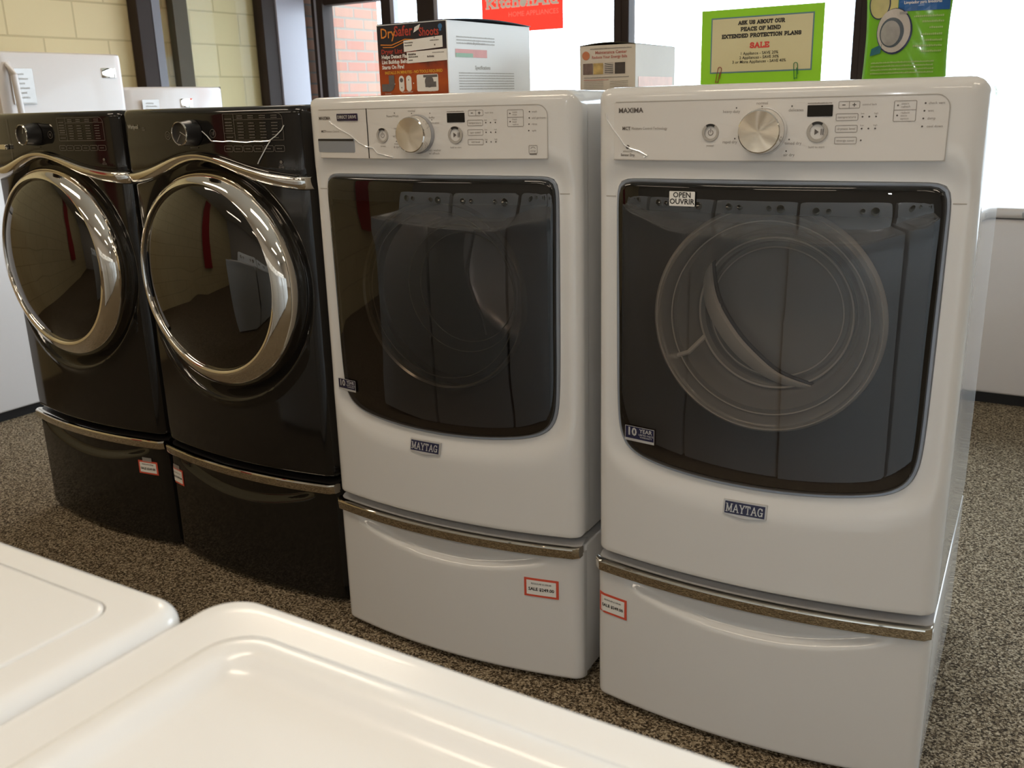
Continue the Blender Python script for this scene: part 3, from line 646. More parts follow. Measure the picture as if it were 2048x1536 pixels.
def swz(x): return 1.158+0.058*math.exp(-(x/0.19)**2)     # chrome swoosh, upper edge
def black_machine(x, y, rz, label, drawer):
    r = root('washing_machine' if drawer else 'clothes_dryer', (x, y, 0), rz, label, 'washing machine' if drawer else 'dryer')
    ZT = 1.329; cz = 0.885
    hole = [(0.288*math.cos(2*PI*i/120), cz+0.288*math.sin(2*PI*i/120)) for i in range(120)]
    def extra(x_, z_):
        # console stands proud above the swoosh; soft lip follows the lower half of the porthole
        e = -0.010*sstep((z_-swz(x_)+0.01)/0.02)
        d = math.hypot(x_, z_-0.895)
        if z_ < 0.86 and abs(x_) < 0.30:
            e += -0.012*math.exp(-((d-0.335)/0.014)**2)*sstep((0.86-z_)/0.12)*sstep((0.33-abs(x_))/0.05)
        return e
    outer = rrect(-HW, HW, BODY_Z0, ZT, (0.012, 0.012, 0.020, 0.020), 6)
    front_shell('front_panel', hole, ZT, M['black'], r, dish=0.028, dishw=0.045, extra=extra, cz=cz, rtop=0.020, wall=0.03, circle=0.288)
    cabinet(r, ZT, M['black'])
    # chrome swoosh: convex band
    V = []; F = []; n = 72; prof = [(0, 0.004), (0.05, -0.009), (0.14, -0.0135), (0.35, -0.0155), (0.6, -0.0155), (0.85, -0.012), (0.96, -0.004), (1.0, 0.012)]
    for i in range(n+1):
        u = -HW+0.0005+(2*HW-0.001)*i/n; th = 0.036-0.016*math.exp(-(u/0.16)**2)
        er = edge_round(u, 0.9, BODY_Z0, ZT)
        for t, yy in prof: V.append((u, bow(u)+er+yy*0.9-0.010*(1-t), swz(u)+0.002-th*t))
    k = len(prof)
    for i in range(n):
        for j in range(k-1): F.append((i*k+j, (i+1)*k+j, (i+1)*k+j+1, i*k+j+1))
    mesh_obj('chrome_swoosh', V, F, M['chrome'], r, True, 60)
    # porthole door: chrome ring, dark dome
    yb = -0.020
    ring = lathe('door', 0, cz, [(0.286, yb+0.040), (0.292, yb+0.006), (0.291, yb-0.010), (0.286, yb-0.024), (0.279, yb-0.034, 0.001), (0.268, yb-0.044, 0.003), (0.258, yb-0.050, 0.006), (0.250, yb-0.052, 0.009), (0.2465, yb-0.048, 0.010), (0.245, yb-0.040, 0.010)], M['chrome'], r, 128, angle=60)
    tag(ring, 'round door with wide chrome ring')
    lathe('door_glass', 0, cz+0.010, [(0.2462, yb-0.044), (0.243, yb-0.047), (0.22, yb-0.058), (0.18, yb-0.070), (0.12, yb-0.081), (0.06, yb-0.086), (0.0003, yb-0.088)], M['dome_glass'], ring, 96, angle=80)
    lathe('inner_door_liner', 0, cz+0.010, [(0.246, yb-0.036), (0.215, yb-0.012), (0.20, yb-0.008), (0.19, yb+0.0), (0.175, yb+0.04), (0.15, yb+0.07), (0.10, yb+0.085), (0.0003, yb+0.09)], M['dark_liner'], ring, 80, angle=50)
    # handle pocket at the edge of the dome
    DP = [(0.2462, yb-0.044), (0.243, yb-0.047), (0.22, yb-0.058), (0.18, yb-0.070), (0.12, yb-0.081), (0.06, yb-0.086), (0.0, yb-0.088)]
    def dome(r_):
        for (ra, ya), (rb_, y2) in zip(DP[:-1], DP[1:]):
            if rb_ <= r_ <= ra: return ya+(y2-ya)*(ra-r_)/(ra-rb_)
        return DP[0][1]
    if not drawer:
        lo = []
        for s_, yy in ((1.0, -0.0005), (0.94, -0.0022), (0.86, -0.0024), (0.80, -0.0012), (0.4, -0.0010), (0.1, -0.0010)):
            L = []
            for i in range(48):
                a = 2*PI*i/48; v_ = 0.064*math.sin(a)*s_; hx = -math.sqrt(0.226**2-v_**2)+0.006+0.0115*math.cos(a)*s_
                L.append((hx, dome(math.hypot(hx, v_))+yy, cz+0.010+v_))
            lo.append(L)
        V, F = loft(lo, True); hp = mesh_obj('handle_pocket', V, F, M['navy_grey'], ring, True, 60)
    # console graphics
    off = 0.0114
    fn = lambda u, v: (u, bow(u)-off-0.0008, v)
    g = Print()
    if not drawer: Print().text('Whirlpool', -0.300, 1.284, 0.0145, 0.02, align='LEFT', sx=0.95).obj('brand_print', M['silver_print'], r, fn)
    if not drawer: g.text('duet\nsteam', -0.222, 1.279, 0.0058, align='LEFT')
    x0 = 0.112; x1 = 0.292
    g.rframe(x0, x1, 1.249, 1.312, (0.001, 0.001, 0.014, 0.001), 0.0009)
    g.line([(0.147, 1.249), (0.147, 1.312)], 0.0008); g.line([(0.147, 1.298), (x1, 1.298)], 0.0008); g.line([(x0, 1.266), (0.147, 1.266)], 0.0008)
    for i in range(4):
        for zz in (1.307, 1.302, 1.290, 1.283, 1.276, 1.269, 1.262, 1.255): g.dashes(0.158+i*0.034, zz, 0.018, 0.0022)
    for zz in (1.300, 1.292, 1.285, 1.278, 1.272, 1.257): g.dashes(0.118, zz, 0.024, 0.0024)
    for i in range(6):
        a0 = 0.108+i*0.0312; g.rframe(a0, a0+0.0275, 1.222, 1.236, 0.003, 0.0009); g.dashes(a0+0.006, 1.229, 0.015, 0.0022)
    g.ring(-0.103, 1.262, 0.010, 0.0009); g.ring(-0.103, 1.262, 0.004, 0.0009, 120, 420); g.ring(0.073, 1.266, 0.010, 0.0009); g.rect(0.070, 0.0715, 1.262, 1.270); g.rect(0.0745, 0.076, 1.262, 1.270)
    g.disc(0.278, 1.197, 0.004, 12); g.text('sixth', 0.278, 1.190, 0.0055); g.text('SENSE', 0.278, 1.1845, 0.006, 0.01)
    g.dashes(-0.015, 1.232, 0.03, 0.003)
    if drawer:
        g.line([(-0.158, 1.187), (-0.158, 1.312)], 0.0012)
    g.obj('console_print', M['ink_grey_on_black'], r, fn)
    if drawer:
        d = plate('detergent_drawer_handle', rrect(-0.318, -0.170, 1.224, 1.239, 0.002, 2), 0.012, M['chrome_strip'], r, lambda u, v, o: (u, bow(u)-off-o, v), 0.002)
    # knob
    yk = bow(0)-off; kx, kz = 0.002, 1.268
    kb = lathe('dial', kx, kz, [(0.0325, yk), (0.0318, yk-0.012), (0.0290, yk-0.030), (0.0285, yk-0.042), (0.0282, yk-0.0435), (0.024, yk-0.0405), (0.0003, yk-0.0400)], M['black_plastic'], r, 64, angle=40)
    lathe('dial_rim', kx, kz, [(0.0288, yk-0.041), (0.0290, yk-0.0445), (0.0276, yk-0.0458), (0.0262, yk-0.0445), (0.0262, yk-0.041)], M['chrome_strip'], kb, 64, closed=True)
    pm = Print(); 
    if drawer: pm.line([(kx+0.002, kz+0.004), (kx+0.008, kz+0.022)], 0.0018)
    else: pm.line([(kx, kz+0.004), (kx+0.021, kz-0.006)], 0.0018); pm.line([(kx, kz-0.002), (kx-0.014, kz-0.019)], 0.0012)
    pm.obj('dial_pointer', M['silver_print'], kb, lambda u, v: (u, yk-0.0412, v))
    # white tubes paint the bright reflections in creased film on the console
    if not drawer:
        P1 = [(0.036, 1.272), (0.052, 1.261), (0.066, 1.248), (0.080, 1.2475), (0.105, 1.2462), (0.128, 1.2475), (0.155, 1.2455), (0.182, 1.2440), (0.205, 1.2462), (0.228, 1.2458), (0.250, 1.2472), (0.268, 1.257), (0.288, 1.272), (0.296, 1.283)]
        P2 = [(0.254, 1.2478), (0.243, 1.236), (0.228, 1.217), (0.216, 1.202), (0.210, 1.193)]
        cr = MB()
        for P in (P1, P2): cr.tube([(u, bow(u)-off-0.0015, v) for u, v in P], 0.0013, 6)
        cr.build('crease_glint', M['film_glint'], r)
    return r

def pedestal(x, y, rz, label, black):
    em = M['black'] if black else M['enamel']
    r = root('drawer_pedestal', (x, y, 0), rz, label, 'pedestal', None)
    MB().box(-HW, HW, 0.03, 0.712, 0.018, 0.352, 0.005, 3).build('case', em, r)
    b = MB()
    for sx in (-1, 1):
        for sy in (0.08, 0.66): b.cyl((sx*0.31, sy, 0.0095), (0, 0, 1), 0.022, 0.018, 0.019, 16)
    b.build('foot', M['grey_plastic'], r)
    z0, z1 = 0.012, 0.338; nx, nz = 84, 64; V = []; F = []
    xs = [-HW+2*HW*(0.5-0.5*math.cos(PI*i/nx)) for i in range(nx+1)]
    zs = [z0+(z1-z0)*(0.5-0.5*math.cos(PI*j/nz)) for j in range(nz+1)]
    def Y(x_, z_):
        e = bow(x_)+edge_round(x_, z_, z0, z1+0.05, 0.022, 0.012, 0.01)
        zc = 0.262+0.042*(x_/0.26)**2
        e += 0.016*sstep((z_-zc)/0.022)*sstep((0.295-abs(x_))/0.07)
        return e
    for zz in zs:
        for xx in xs: V.append((xx, Y(xx, zz), zz))
    w = nx+1
    for j in range(nz):
        for i in range(nx): F.append((j*w+i, j*w+i+1, (j+1)*w+i+1, (j+1)*w+i))
    b0 = len(V)   # back edge returns
    rim = [i for i in range(w)]+[j*w+nx for j in range(1, nz+1)]+[nz*w+i for i in range(nx-1, -1, -1)]+[j*w for j in range(nz-1, 0, -1)]
    for k in rim: V.append((V[k][0], 0.034, V[k][2]))
    for k in range(len(rim)):
        k2 = (k+1) % len(rim); F.append((rim[k], rim[k2], b0+k2, b0+k))
    d = mesh_obj('drawer_front', V, F, em, r, True, 50)
    # chrome handle strip and the sloping ledge behind it
    V = []; F = []; n = 60
    prof = [(0.010, 0.332), (-0.008, 0.332), (-0.0118, 0.3335), (-0.0128, 0.336), (-0.0148, 0.3545), (-0.0140, 0.3570), (-0.0115, 0.3585), (-0.004, 0.3590), (0.010, 0.355)]
    for i in range(n+1):
        u = -HW+0.001+(2*HW-0.002)*i/n; er = min(0.02, edge_round(u, 0.2, z0, z1, 0.014))
        for yy, zz in prof: V.append((u, bow(u)+er+yy, zz))
    k = len(prof)
    for i in range(n):
        for j in range(k-1): F.append((i*k+j, (i+1)*k+j, (i+1)*k+j+1, i*k+j+1))
    F.append(tuple(range(k))); F.append(tuple(n*k+j for j in range(k))[::-1])
    tag(mesh_obj('handle_strip', V, F, M['chrome_strip'], d, True, 22), 'curved chrome handle strip')
    V = []; F = []
    for i in range(n+1):
        u = -HW+0.003+(2*HW-0.006)*i/n
        for yy, zz in ((0.002, 0.352), (0.020, 0.360), (0.045, 0.365)): V.append((u, bow(u)+min(0.02, edge_round(u, 0.2, z0, z1, 0.014))*(1 if yy < .01 else .6)+yy, zz))
    for i in range(n):
        for j in range(2): F.append((i*3+j, (i+1)*3+j, (i+1)*3+j+1, i*3+j+1))
    mesh_obj('drawer_ledge', V, F, M['black_plastic'] if black else M['grey_plastic'], d, True, 50)
    return r

UNITS = [(-2.70416, 1.78022, -2.089), (-2.00160, 1.75768, -1.2239), (-1.25674, 1.71159, 2.9143), (-0.52330, 1.73125, 3.0580)]
def U(i): x, y, d = UNITS[i]; return x, y, math.radians(d)
black_machine(*U(0), 'glossy black front-load washer with detergent drawer, far left of the row', True)
black_machine(*U(1), 'glossy black dryer with chrome ring door, between the black washer and the white washer', False)
white_machine(2, *U(2), 'white front-load washer with smoked square door and direct drive badge', 'washing machine', False)
white_machine(3, *U(3), 'white dryer with OPEN OUVRIR sticker on its smoked square door', 'dryer', True)
pedestal(*U(0), 'black drawer pedestal under the black washer at the far left', True)
pedestal(*U(1), 'black drawer pedestal under the black dryer, touching the white pedestals', True)
pedestal(*U(2), 'white drawer pedestal under the white washer with the orange box on top', False)
pedestal(*U(3), 'white drawer pedestal under the white dryer at the right', False)

def price_tag(i, x0, x1, z0, z1, price, label, tape=False, skew=0.0):
    x, y, rz = U(i); r = root('price_tag', (x, y, 0), rz, label, 'price tag', 'red bordered price tags on the pedestals')
    zc = (z0+z1)/2
    def f(u, v, o): 
        return (u, bow(u)+edge_round(u, 0.2, 0.012, 0.39, 0.022)-0.0012-o+0.016*sstep((v-0.262-0.042*(u/0.26)**2)/0.022)*sstep((0.295-abs(u))/0.07)*0.0, v+skew*(u-(x0+x1)/2))
    c = plate('card', rrect(x0, x1, z0, z1, 0.0005, 2), 0.0006, M['red_edge'], r, f)
    b = 0.0058
    Print().rect(x0+b, x1-b, z0+b*0.9, z1-b*0.9).obj('paper_insert', M['paper'], r, lambda u, v: f(u, v, 0.0009))
    xc = (x0+x1)/2; w = x1-x0
    p = Print().text('REGULAR $ 330.00', xc, zc+0.0100, 0.0058*w/0.08, 0.01); p.text(price, xc, zc-0.0040, 0.0106*w/0.08, 0.03)
    p.obj('price_print', M['ink_black'], r, lambda u, v: f(u, v, 0.0013))
    if tape: Print().rect(xc-0.018, xc+0.018, z1-0.002, z1+0.012).obj('clear_tape', M['tape'], r, lambda u, v: f(u, v, 0.0015))
price_tag(2, 0.211, 0.293, 0.2215, 0.2685, 'SALE $249.00', 'red bordered SALE price tag on the white washer pedestal')
price_tag(3, -0.3365, -0.2640, 0.2260, 0.2740, 'SALE $249.00', 'red bordered SALE price tag on the white dryer pedestal')
price_tag(1, -0.3370, -0.2700, 0.2350, 0.2850, 'SALE $249.00', 'small red bordered tag on the black pedestal nearer the white machines', True)
price_tag(0, 0.2270, 0.3030, 0.2410, 0.2840, 'SALE $249.00', 'small red bordered tag on the far left black pedestal', True)

# ------------------------------------------------------------------ things standing on the machines
def flat(yl): return lambda u, v: (u, yl, v)
# orange boxed dryer alarm
bx = root('carton', (-1.545, 1.90, 1.3425), math.radians(-1), 'orange and black carton standing on the white washer', 'box')
w_, h_, dp = 0.208, 0.163, 0.36
MB().box(0, w_, 0.0, dp, 0.0, h_, 0.001, 1).build('box_body', M['carton'], bx)
def fire_mat():
    m, N, L, b = new_mat('printed_flame_card'); b.inputs['Roughness'].default_value = 0.35
    tc = N.new('ShaderNodeTexCoord'); sp = N.new('ShaderNodeSeparateXYZ'); L.new(tc.outputs['Object'], sp.inputs[0])
    n = N.new('ShaderNodeTexNoise'); n.inputs['Scale'].default_value = 22; n.inputs['Detail'].default_value = 4; L.new(tc.outputs['Object'], n.inputs['Vector'])
    ma = N.new('ShaderNodeMath'); ma.operation = 'MULTIPLY_ADD'; ma.inputs[1].default_value = 0.09; L.new(n.outputs['Fac'], ma.inputs[0]); L.new(sp.outputs['Z'], ma.inputs[2])
    r = N.new('ShaderNodeValToRGB'); L.new(ma.outputs[0], r.inputs[0]); e = r.color_ramp.elements
    e[0].position = 0.03; e[0].color = (0.20, 0.025, 0.010, 1); e[1].position = 0.17; e[1].color = (0.020, 0.020, 0.028, 1)
    for p, c in ((0.07, (0.42, 0.085, 0.012)), (0.105, (0.34, 0.05, 0.012)), (0.135, (0.05, 0.018, 0.018))): x = e.new(p); x.color = (*c, 1)
    L.new(r.outputs[0], b.inputs['Base Color']); return m
M['fire'] = fire_mat()
M['orange_ink'] = mat('orange_ink', (0.72, 0.24, 0.03), 0.4, noise=0.05)
M['redtext'] = mat('dark_red_ink', (0.42, 0.05, 0.03), 0.4, noise=0.05)
M['yellow_ink'] = mat('yellow_ink', (0.75, 0.42, 0.04), 0.4, noise=0.05)
M['duct'] = mat('grey_duct_print', (0.13, 0.12, 0.12), 0.4, noise=0.3, nscale=60)
M['blue_print'] = mat('blue_print', (0.04, 0.15, 0.32), 0.4, noise=0.1)
fr = Print().rect(0.002, w_-0.002, 0.002, h_-0.002).obj('printed_front', M['fire'], bx, flat(-0.0006))
t = Print(); t.text('Dry', 0.012, 0.142, 0.032, 0.01, align='LEFT', sx=0.9); t.line([(0.012, 0.118), (0.045, 0.116), (0.085, 0.127), (0.115, 0.125)], 0.0022); t.line([(0.018, 0.112), (0.050, 0.111), (0.085, 0.122), (0.112, 0.121)], 0.0018)
t.obj('orange_lettering', M['orange_ink'], bx, flat(-0.0012))
t = Print(); t.text('Safer', 0.054, 0.145, 0.032, 0.02, align='LEFT', sx=0.86); t.text('Dryer Lint Alarm', 0.012, 0.1015, 0.0150, 0.02, align='LEFT'); t.text('Shoots', 0.128, 0.140, 0.026, 0.02, align='LEFT', sx=0.8); t.obj('red_lettering', M['redtext'], bx, flat(-0.0012))
t = Print(); t.text('Helps Detect Flamm\nLint Buildup Before\nStarts On Fire!', 0.012, 0.078, 0.0118, 0.035, align='LEFT', sx=0.95)
for x_ in (0.048, 0.105): t.disc(x_, 0.028, 0.0015)
t.text('Ductwork', 0.026, 0.006, 0.0045); t.text('Sensor transmitter', 0.085, 0.009, 0.0045); t.text('Dryer vent', 0.158, 0.009, 0.0045)
t.obj('white_lettering', M['paper'], bx, flat(-0.0012))
Print().text('INSTALLS IN MINUTES - NO TOOLS REQUIRED', 0.106, 0.0535, 0.0092, 0.02, sx=0.90).obj('yellow_lettering', M['yellow_ink'], bx, flat(-0.0012))
t = Print(); t.add(rrect(0.061, 0.077, 0.010, 0.046, 0.0078, 6), [tuple(range(28))]); t.add(rrect(0.083, 0.099, 0.010, 0.046, 0.0078, 6), [tuple(range(28))]); t.add(rrect(0.115, 0.178, 0.009, 0.047, 0.004, 4), [tuple(range(20))])
t.obj('device_pictures', M['paper'], bx, flat(-0.0011))
t = Print(); t.line([(0.039, 0.042), (0.039, 0.030)]+arc(0.030, 0.030, 0.009, 0.010, 0, -90, 6)+[(0.014, 0.020)], 0.017); t.disc(0.152, 0.030, 0.013, 20); t.rect(0.140, 0.172, 0.018, 0.030); t.rect(0.135, 0.176, 0.040, 0.0455)
t.disc(0.069, 0.036, 0.005); t.disc(0.069, 0.019, 0.0015); t.disc(0.091, 0.036, 0.0015); t.obj('vent_pictures', M['duct'], bx, flat(-0.0016))
t = Print(); t.disc(0.190, 0.150, 0.006, 16); t.rect(0.187, 0.193, 0.140, 0.150); t.obj('blue_picture', M['blue_print'], bx, flat(-0.0012))
def sticker(parent, x0, x1, z0, z1, sh, nm, lines):
    s_ = Print(); s_.add([(x0, z0), (x1, z0+sh), (x1, z1+sh), (x0, z1)], [(0, 1, 2, 3)]); o = s_.obj(nm, M['paper'], parent, flat(-0.0020)); tag(o, 'white shipping sticker')
    q = Print()
    for (u, v, wd, hh) in lines: q.dashes(u, v, wd, hh)
    q.obj('sticker_print', M['ink'], o, flat(-0.0024))
sticker(bx, 0.082, 0.196, 0.099, 0.124, 0.006, 'shipping_sticker', [(0.085, 0.119, 0.026, 0.003), (0.085, 0.113, 0.022, 0.003), (0.160, 0.121, 0.026, 0.002), (0.172, 0.127, 0.005, 0.004), (0.172, 0.111, 0.005, 0.004)])
sticker(bx, 0.090, 0.207, 0.073, 0.098, 0.003, 'shipping_sticker', [(0.095, 0.093, 0.022, 0.005), (0.095, 0.087, 0.028, 0.003), (0.150, 0.086, 0.020, 0.004), (0.165, 0.094, 0.034, 0.0015), (0.095, 0.080, 0.012, 0.003)])
s_ = Print(); s_.add([(0.113, 0.140), (0.129, 0.147), (0.134, 0.158), (0.117, 0.152)], [(0, 1, 2, 3)]); s_.obj('small_sticker', M['paper'], bx, flat(-0.0022))
fnS = lambda u, v: (w_+0.0006, u, v)
t = Print(); t.text('www.drysafer.com', 0.115, 0.115, 0.010); t.text('Specifications', 0.14, 0.060, 0.012, 0.02)
for i in range(7): t.dashes(0.04, 0.048-i*0.006, 0.24, 0.0022)
for i in range(3): t.dashes(0.035, 0.128-i*0.007, 0.16, 0.003)
t.obj('side_print', M['ink_light'], bx, fnS)
Print().rect(0.03, 0.16, 0.083, 0.101).obj('side_red_panel', mat('faded_red_print', (0.75, 0.33, 0.30), 0.5, noise=0.1), bx, fnS)
Print().rect(0.03, 0.10, 0.083, 0.092).obj('side_green_panel', mat('faded_green_print', (0.30, 0.48, 0.33), 0.5, noise=0.1), bx, lambda u, v: (w_+0.0010, u, v))
# open flap arching over the right side
V = []; F = []
for i in range(13):
    t_ = i/12; zz = h_+0.0015+0.007*math.sin(PI*t_)
    for xx in (0.004, w_+0.004): V.append((xx, 0.0+dp*t_, zz))
for i in range(12): F.append((2*i, 2*i+1, 2*i+3, 2*i+2))
o = mesh_obj('box_flap', V, F, mat('dark_card_edge', (0.05, 0.05, 0.06), 0.6, noise=0.05), bx, True); md = o.modifiers.new('s', 'SOLIDIFY'); md.thickness = 0.0015
# thin black strip behind the carton
tag(MB().box(-1.452, -1.447, 2.262, 2.30, 1.3425, 1.388, 0.001, 1).build('plastic_strip', M['black_plastic']), 'thin black strip upright behind the orange carton', 'strip')

# small beige carton
b2 = root('carton', (-1.203, 2.29, 1.341), math.radians(2), 'small beige carton with photo strip behind the gap between the white machines', 'box')
MB().box(0, 0.153, 0, 0.28, 0, 0.112, 0.001, 1).build('box_body', mat('beige_carton', (0.60, 0.52, 0.43), 0.6, noise=0.03), b2)
t = Print(); t.text('Maintenance Center', 0.087, 0.094, 0.0105, 0.02); t.text('Reduce Your Energy Bills', 0.083, 0.083, 0.0095, 0.02); t.dashes(0.012, 0.0285, 0.07, 0.0022); t.text('Loktite', 0.130, 0.0065, 0.009, 0.03); t.obj('red_lettering', mat('faded_red_ink', (0.45, 0.15, 0.11), 0.5, noise=0.05), b2, flat(-0.0012))
t = Print(); t.dashes(0.030, 0.1035, 0.115, 0.0028); t.dashes(0.012, 0.0345, 0.125, 0.0026)
for i in range(5): t.dashes(0.012, 0.024-i*0.0042, 0.055, 0.0014); t.dashes(0.085, 0.024-i*0.0042, 0.050, 0.0014)
t.obj('text_print', M['ink_mid'], b2, flat(-0.0012))
t = Print(); t.disc(0.018, 0.088, 0.0105, 24); t.obj('round_seal', mat('orange_seal', (0.50, 0.16, 0.06), 0.5, noise=0.2, nscale=80), b2, flat(-0.0012))
for nm, xa, xb, mm in (('photo_print', 0.010, 0.037, mat('brown_photo', (0.16, 0.10, 0.08), 0.5, noise=0.6, nscale=70)), ('photo_print', 0.039, 0.066, mat('yellow_photo', (0.45, 0.30, 0.10), 0.5, noise=0.8, nscale=50)), ('photo_print', 0.070, 0.094, mat('striped_photo', (0.40, 0.34, 0.29), 0.5, noise=0.4, nscale=60)), ('photo_print', 0.098, 0.126, mat('dark_photo', (0.05, 0.035, 0.025), 0.5, noise=0.5, nscale=60))):
    Print().rect(xa, xb, 0.042, 0.069).obj(nm, mm, b2, flat(-0.0012))
t = Print()
for i in range(5): t.line([(0.071, 0.067-i*0.0052), (0.093, 0.063-i*0.0045)], 0.0018)
t.obj('photo_stripes', M['ink'], b2, flat(-0.0016))
tS = Print().rect(0.02, 0.26, 0.0, 0.032); tS.obj('side_orange_panel', mat('pale_orange_print', (0.75, 0.42, 0.30), 0.5, noise=0.2), b2, lambda u, v: (0.1536, u, v+0.002))
V = []; F = []
for i in range(11):
    t_ = i/10; zz = 0.1125+0.006*math.sin(PI*t_)
    for yy in (-0.002, 0.27): V.append((0.153*t_, yy, zz))
for i in range(10): F.append((2*i, 2*i+1, 2*i+3, 2*i+2))
o = mesh_obj('box_flap', V, F, M['olive_frame'], b2, True); md = o.modifiers.new('s', 'SOLIDIFY'); md.thickness = 0.0015

# lime green sign
sg = root('sale_sign', (-0.708, 1.850, 1.3435), 0, 'lime green card sign about protection plans on the white dryer', 'sign')
sw, shh = 0.230, 0.134
MB().box(0, sw, 0, 0.0012, 0, shh, 0.0).build('green_card', M['lime'], sg, False)
Print().rect(0.019, sw-0.017, 0.020, shh-0.014).obj('teal_border', M['teal'], sg, flat(-0.0004))
Print().rect(0.0215, sw-0.0195, 0.0225, shh-0.0165).obj('cream_panel', M['cream_card'], sg, flat(-0.0008))
t = Print(); t.slab('ASK US ABOUT OUR', 0.116, 0.1090, 0.0075, 0.24, 0.088); t.slab('PEACE OF MIND', 0.115, 0.0975, 0.0075, 0.24, 0.076); t.slab('EXTENDED PROTECTION PLANS', 0.116, 0.0860, 0.0075, 0.24, 0.150)
t.text('1 Appliance - SAVE 20%\n2 Appliances - SAVE 30%\n3 or More Appliances - SAVE 40%', 0.114, 0.0465, 0.0074, 0.008)
t.obj('black_lettering', M['ink_black'], sg, flat(-0.0012))
Print().slab('SALE', 0.1145, 0.0682, 0.0105, 0.24, 0.037).obj('sale_lettering', M['red_ink'], sg, flat(-0.0012))
def clip(x, z, lean, m, lbl, rootn='paper_clip'):
    pts = []
    def P(u, v): return (x+u*math.cos(lean)-v*math.sin(lean), -0.002, z+u*math.sin(lean)+v*math.cos(lean))
    for a in (range(0, 181, 20)): pts.append(P(0.0035*math.cos(math.radians(a)), 0.028+0.0035*math.sin(math.radians(a))))
    pts = [P(0.0035, 0.010)]+pts+[P(-0.0035, 0.002)]+[P(-0.0010+0.0025*math.cos(math.radians(a)), 0.002-0.0025*math.sin(math.radians(a))) for a in (180, 220, 260, 300, 340)]+[P(0.0015, 0.022)]
    o = MB().tube(pts, 0.0006, 6).build(rootn, m); o.location = sg.location; tag(o, lbl, 'paper clip')
clip(0.034, 0.0005, math.radians(-10), mat('red_clip_wire', (0.30, 0.04, 0.03), 0.35, noise=0.02), 'dark red paper clip on the left foot of the green sign')
clip(0.186, 0.0030, math.radians(5), mat('green_clip_wire', (0.02, 0.20, 0.06), 0.35, noise=0.02), 'green paper clip on the right foot of the green sign')

# green cleaner pouch
pc = root('cleaner_pouch', (-0.345, 1.90, 1.3435), math.radians(3), 'shiny green washer cleaner pouch on the white dryer', 'pouch')
V = []; F = []; nu, nv = 24, 36; PW, PH = 0.141, 0.245
def pouch(s_, t_, side):
    x_ = (s_-0.5)*PW*(1+0.06*t_-0.05*math.sin(PI*t_*1.5)); z_ = t_*PH
    d_ = 0.020*math.sin(PI*s_)**0.7*(1-t_)**0.45*min(1, 1)+0.0015+0.0012*math.sin(s_*19+t_*23)*math.sin(PI*s_)
    return (x_, side*d_, z_)
for side in (-1, 1):
    b0 = len(V)
    for j in range(nv+1):
        for i in range(nu+1): V.append(pouch(i/nu, j/nv, side))
    for j in range(nv):
        for i in range(nu):
            a0 = b0+j*(nu+1)+i; F.append((a0, a0+1, a0+nu+2, a0+nu+1))
b0 = (nu+1)*(nv+1)
edge = [i for i in range(nu+1)]+[(j*(nu+1)+nu) for j in range(1, nv+1)]+[nv*(nu+1)+i for i in range(nu-1, -1, -1)]+[j*(nu+1) for j in range(nv-1, 0, -1)]
for k in range(len(edge)): F.append((edge[k], edge[(k+1) % len(edge)], edge[(k+1) % len(edge)]+b0, edge[k]+b0))
mesh_obj('pouch_body', V, F, mat('glossy_green_film', (0.155, 0.42, 0.02), 0.18, coat=0.6, noise=0.12, nscale=12), pc, True, 60)
def pf(off): return lambda u, v: (u, pouch(min(1, max(0, u/PW+0.5)), min(1, v/PH), -1)[1]-off, v)
def grid(P, x0, x1, z0, z1):
    n = 8
    for i in range(n):
        for j in range(n): P.add([(x0+(x1-x0)*i/n, z0+(z1-z0)*j/n), (x0+(x1-x0)*(i+1)/n, z0+(z1-z0)*j/n), (x0+(x1-x0)*(i+1)/n, z0+(z1-z0)*(j+1)/n), (x0+(x1-x0)*i/n, z0+(z1-z0)*(j+1)/n)], [(0, 1, 2, 3)])
    return P
grid(Print(), -0.015, 0.067, 0.112, 0.170).obj('blue_panel', mat('blue_pouch_print', (0.018, 0.10, 0.30), 0.25, noise=0.3, nscale=14), pc, pf(0.0010))
grid(Print(), -0.052, -0.016, 0.112, 0.170).obj('cream_panel', mat('cream_pouch_print', (0.55, 0.50, 0.20), 0.3, noise=0.1), pc, pf(0.0008))
def radial(P, cx, cz, rx, rz):
    n = 28
    for a, b in ((0, .34), (.34, .67), (.67, 1.0)):
        for i in range(n):
            t0, t1 = 2*PI*i/n, 2*PI*(i+1)/n; q = [(cx+rx*a*math.cos(t0), cz+rz*a*math.sin(t0)), (cx+rx*b*math.cos(t0), cz+rz*b*math.sin(t0)), (cx+rx*b*math.cos(t1), cz+rz*b*math.sin(t1)), (cx+rx*a*math.cos(t1), cz+rz*a*math.sin(t1))]
            P.add(q if a > 0 else q[1:] if False else [q[0], q[1], q[2]], [(0, 1, 2, 3)] if a > 0 else [(0, 1, 2)])
    return P
P = Print(); radial(P, -0.047, 0.127, 0.0185, 0.026); radial(P, -0.019, 0.080, 0.030, 0.0385); P.obj('picture_outline', mat('dark_blue_ink', (0.02, 0.03, 0.08), 0.3, noise=0.1), pc, pf(0.0016))
P = Print(); radial(P, -0.047, 0.127, 0.0165, 0.024); P.obj('stained_door_picture', mat('dirty_lens_print', (0.40, 0.36, 0.17), 0.3, noise=0.5, nscale=30), pc, pf(0.0022))
P = Print(); radial(P, -0.020, 0.081, 0.028, 0.0365); P.obj('washer_picture', mat('washer_picture_print', (0.45, 0.41, 0.38), 0.3, noise=0.1), pc, pf(0.0022))
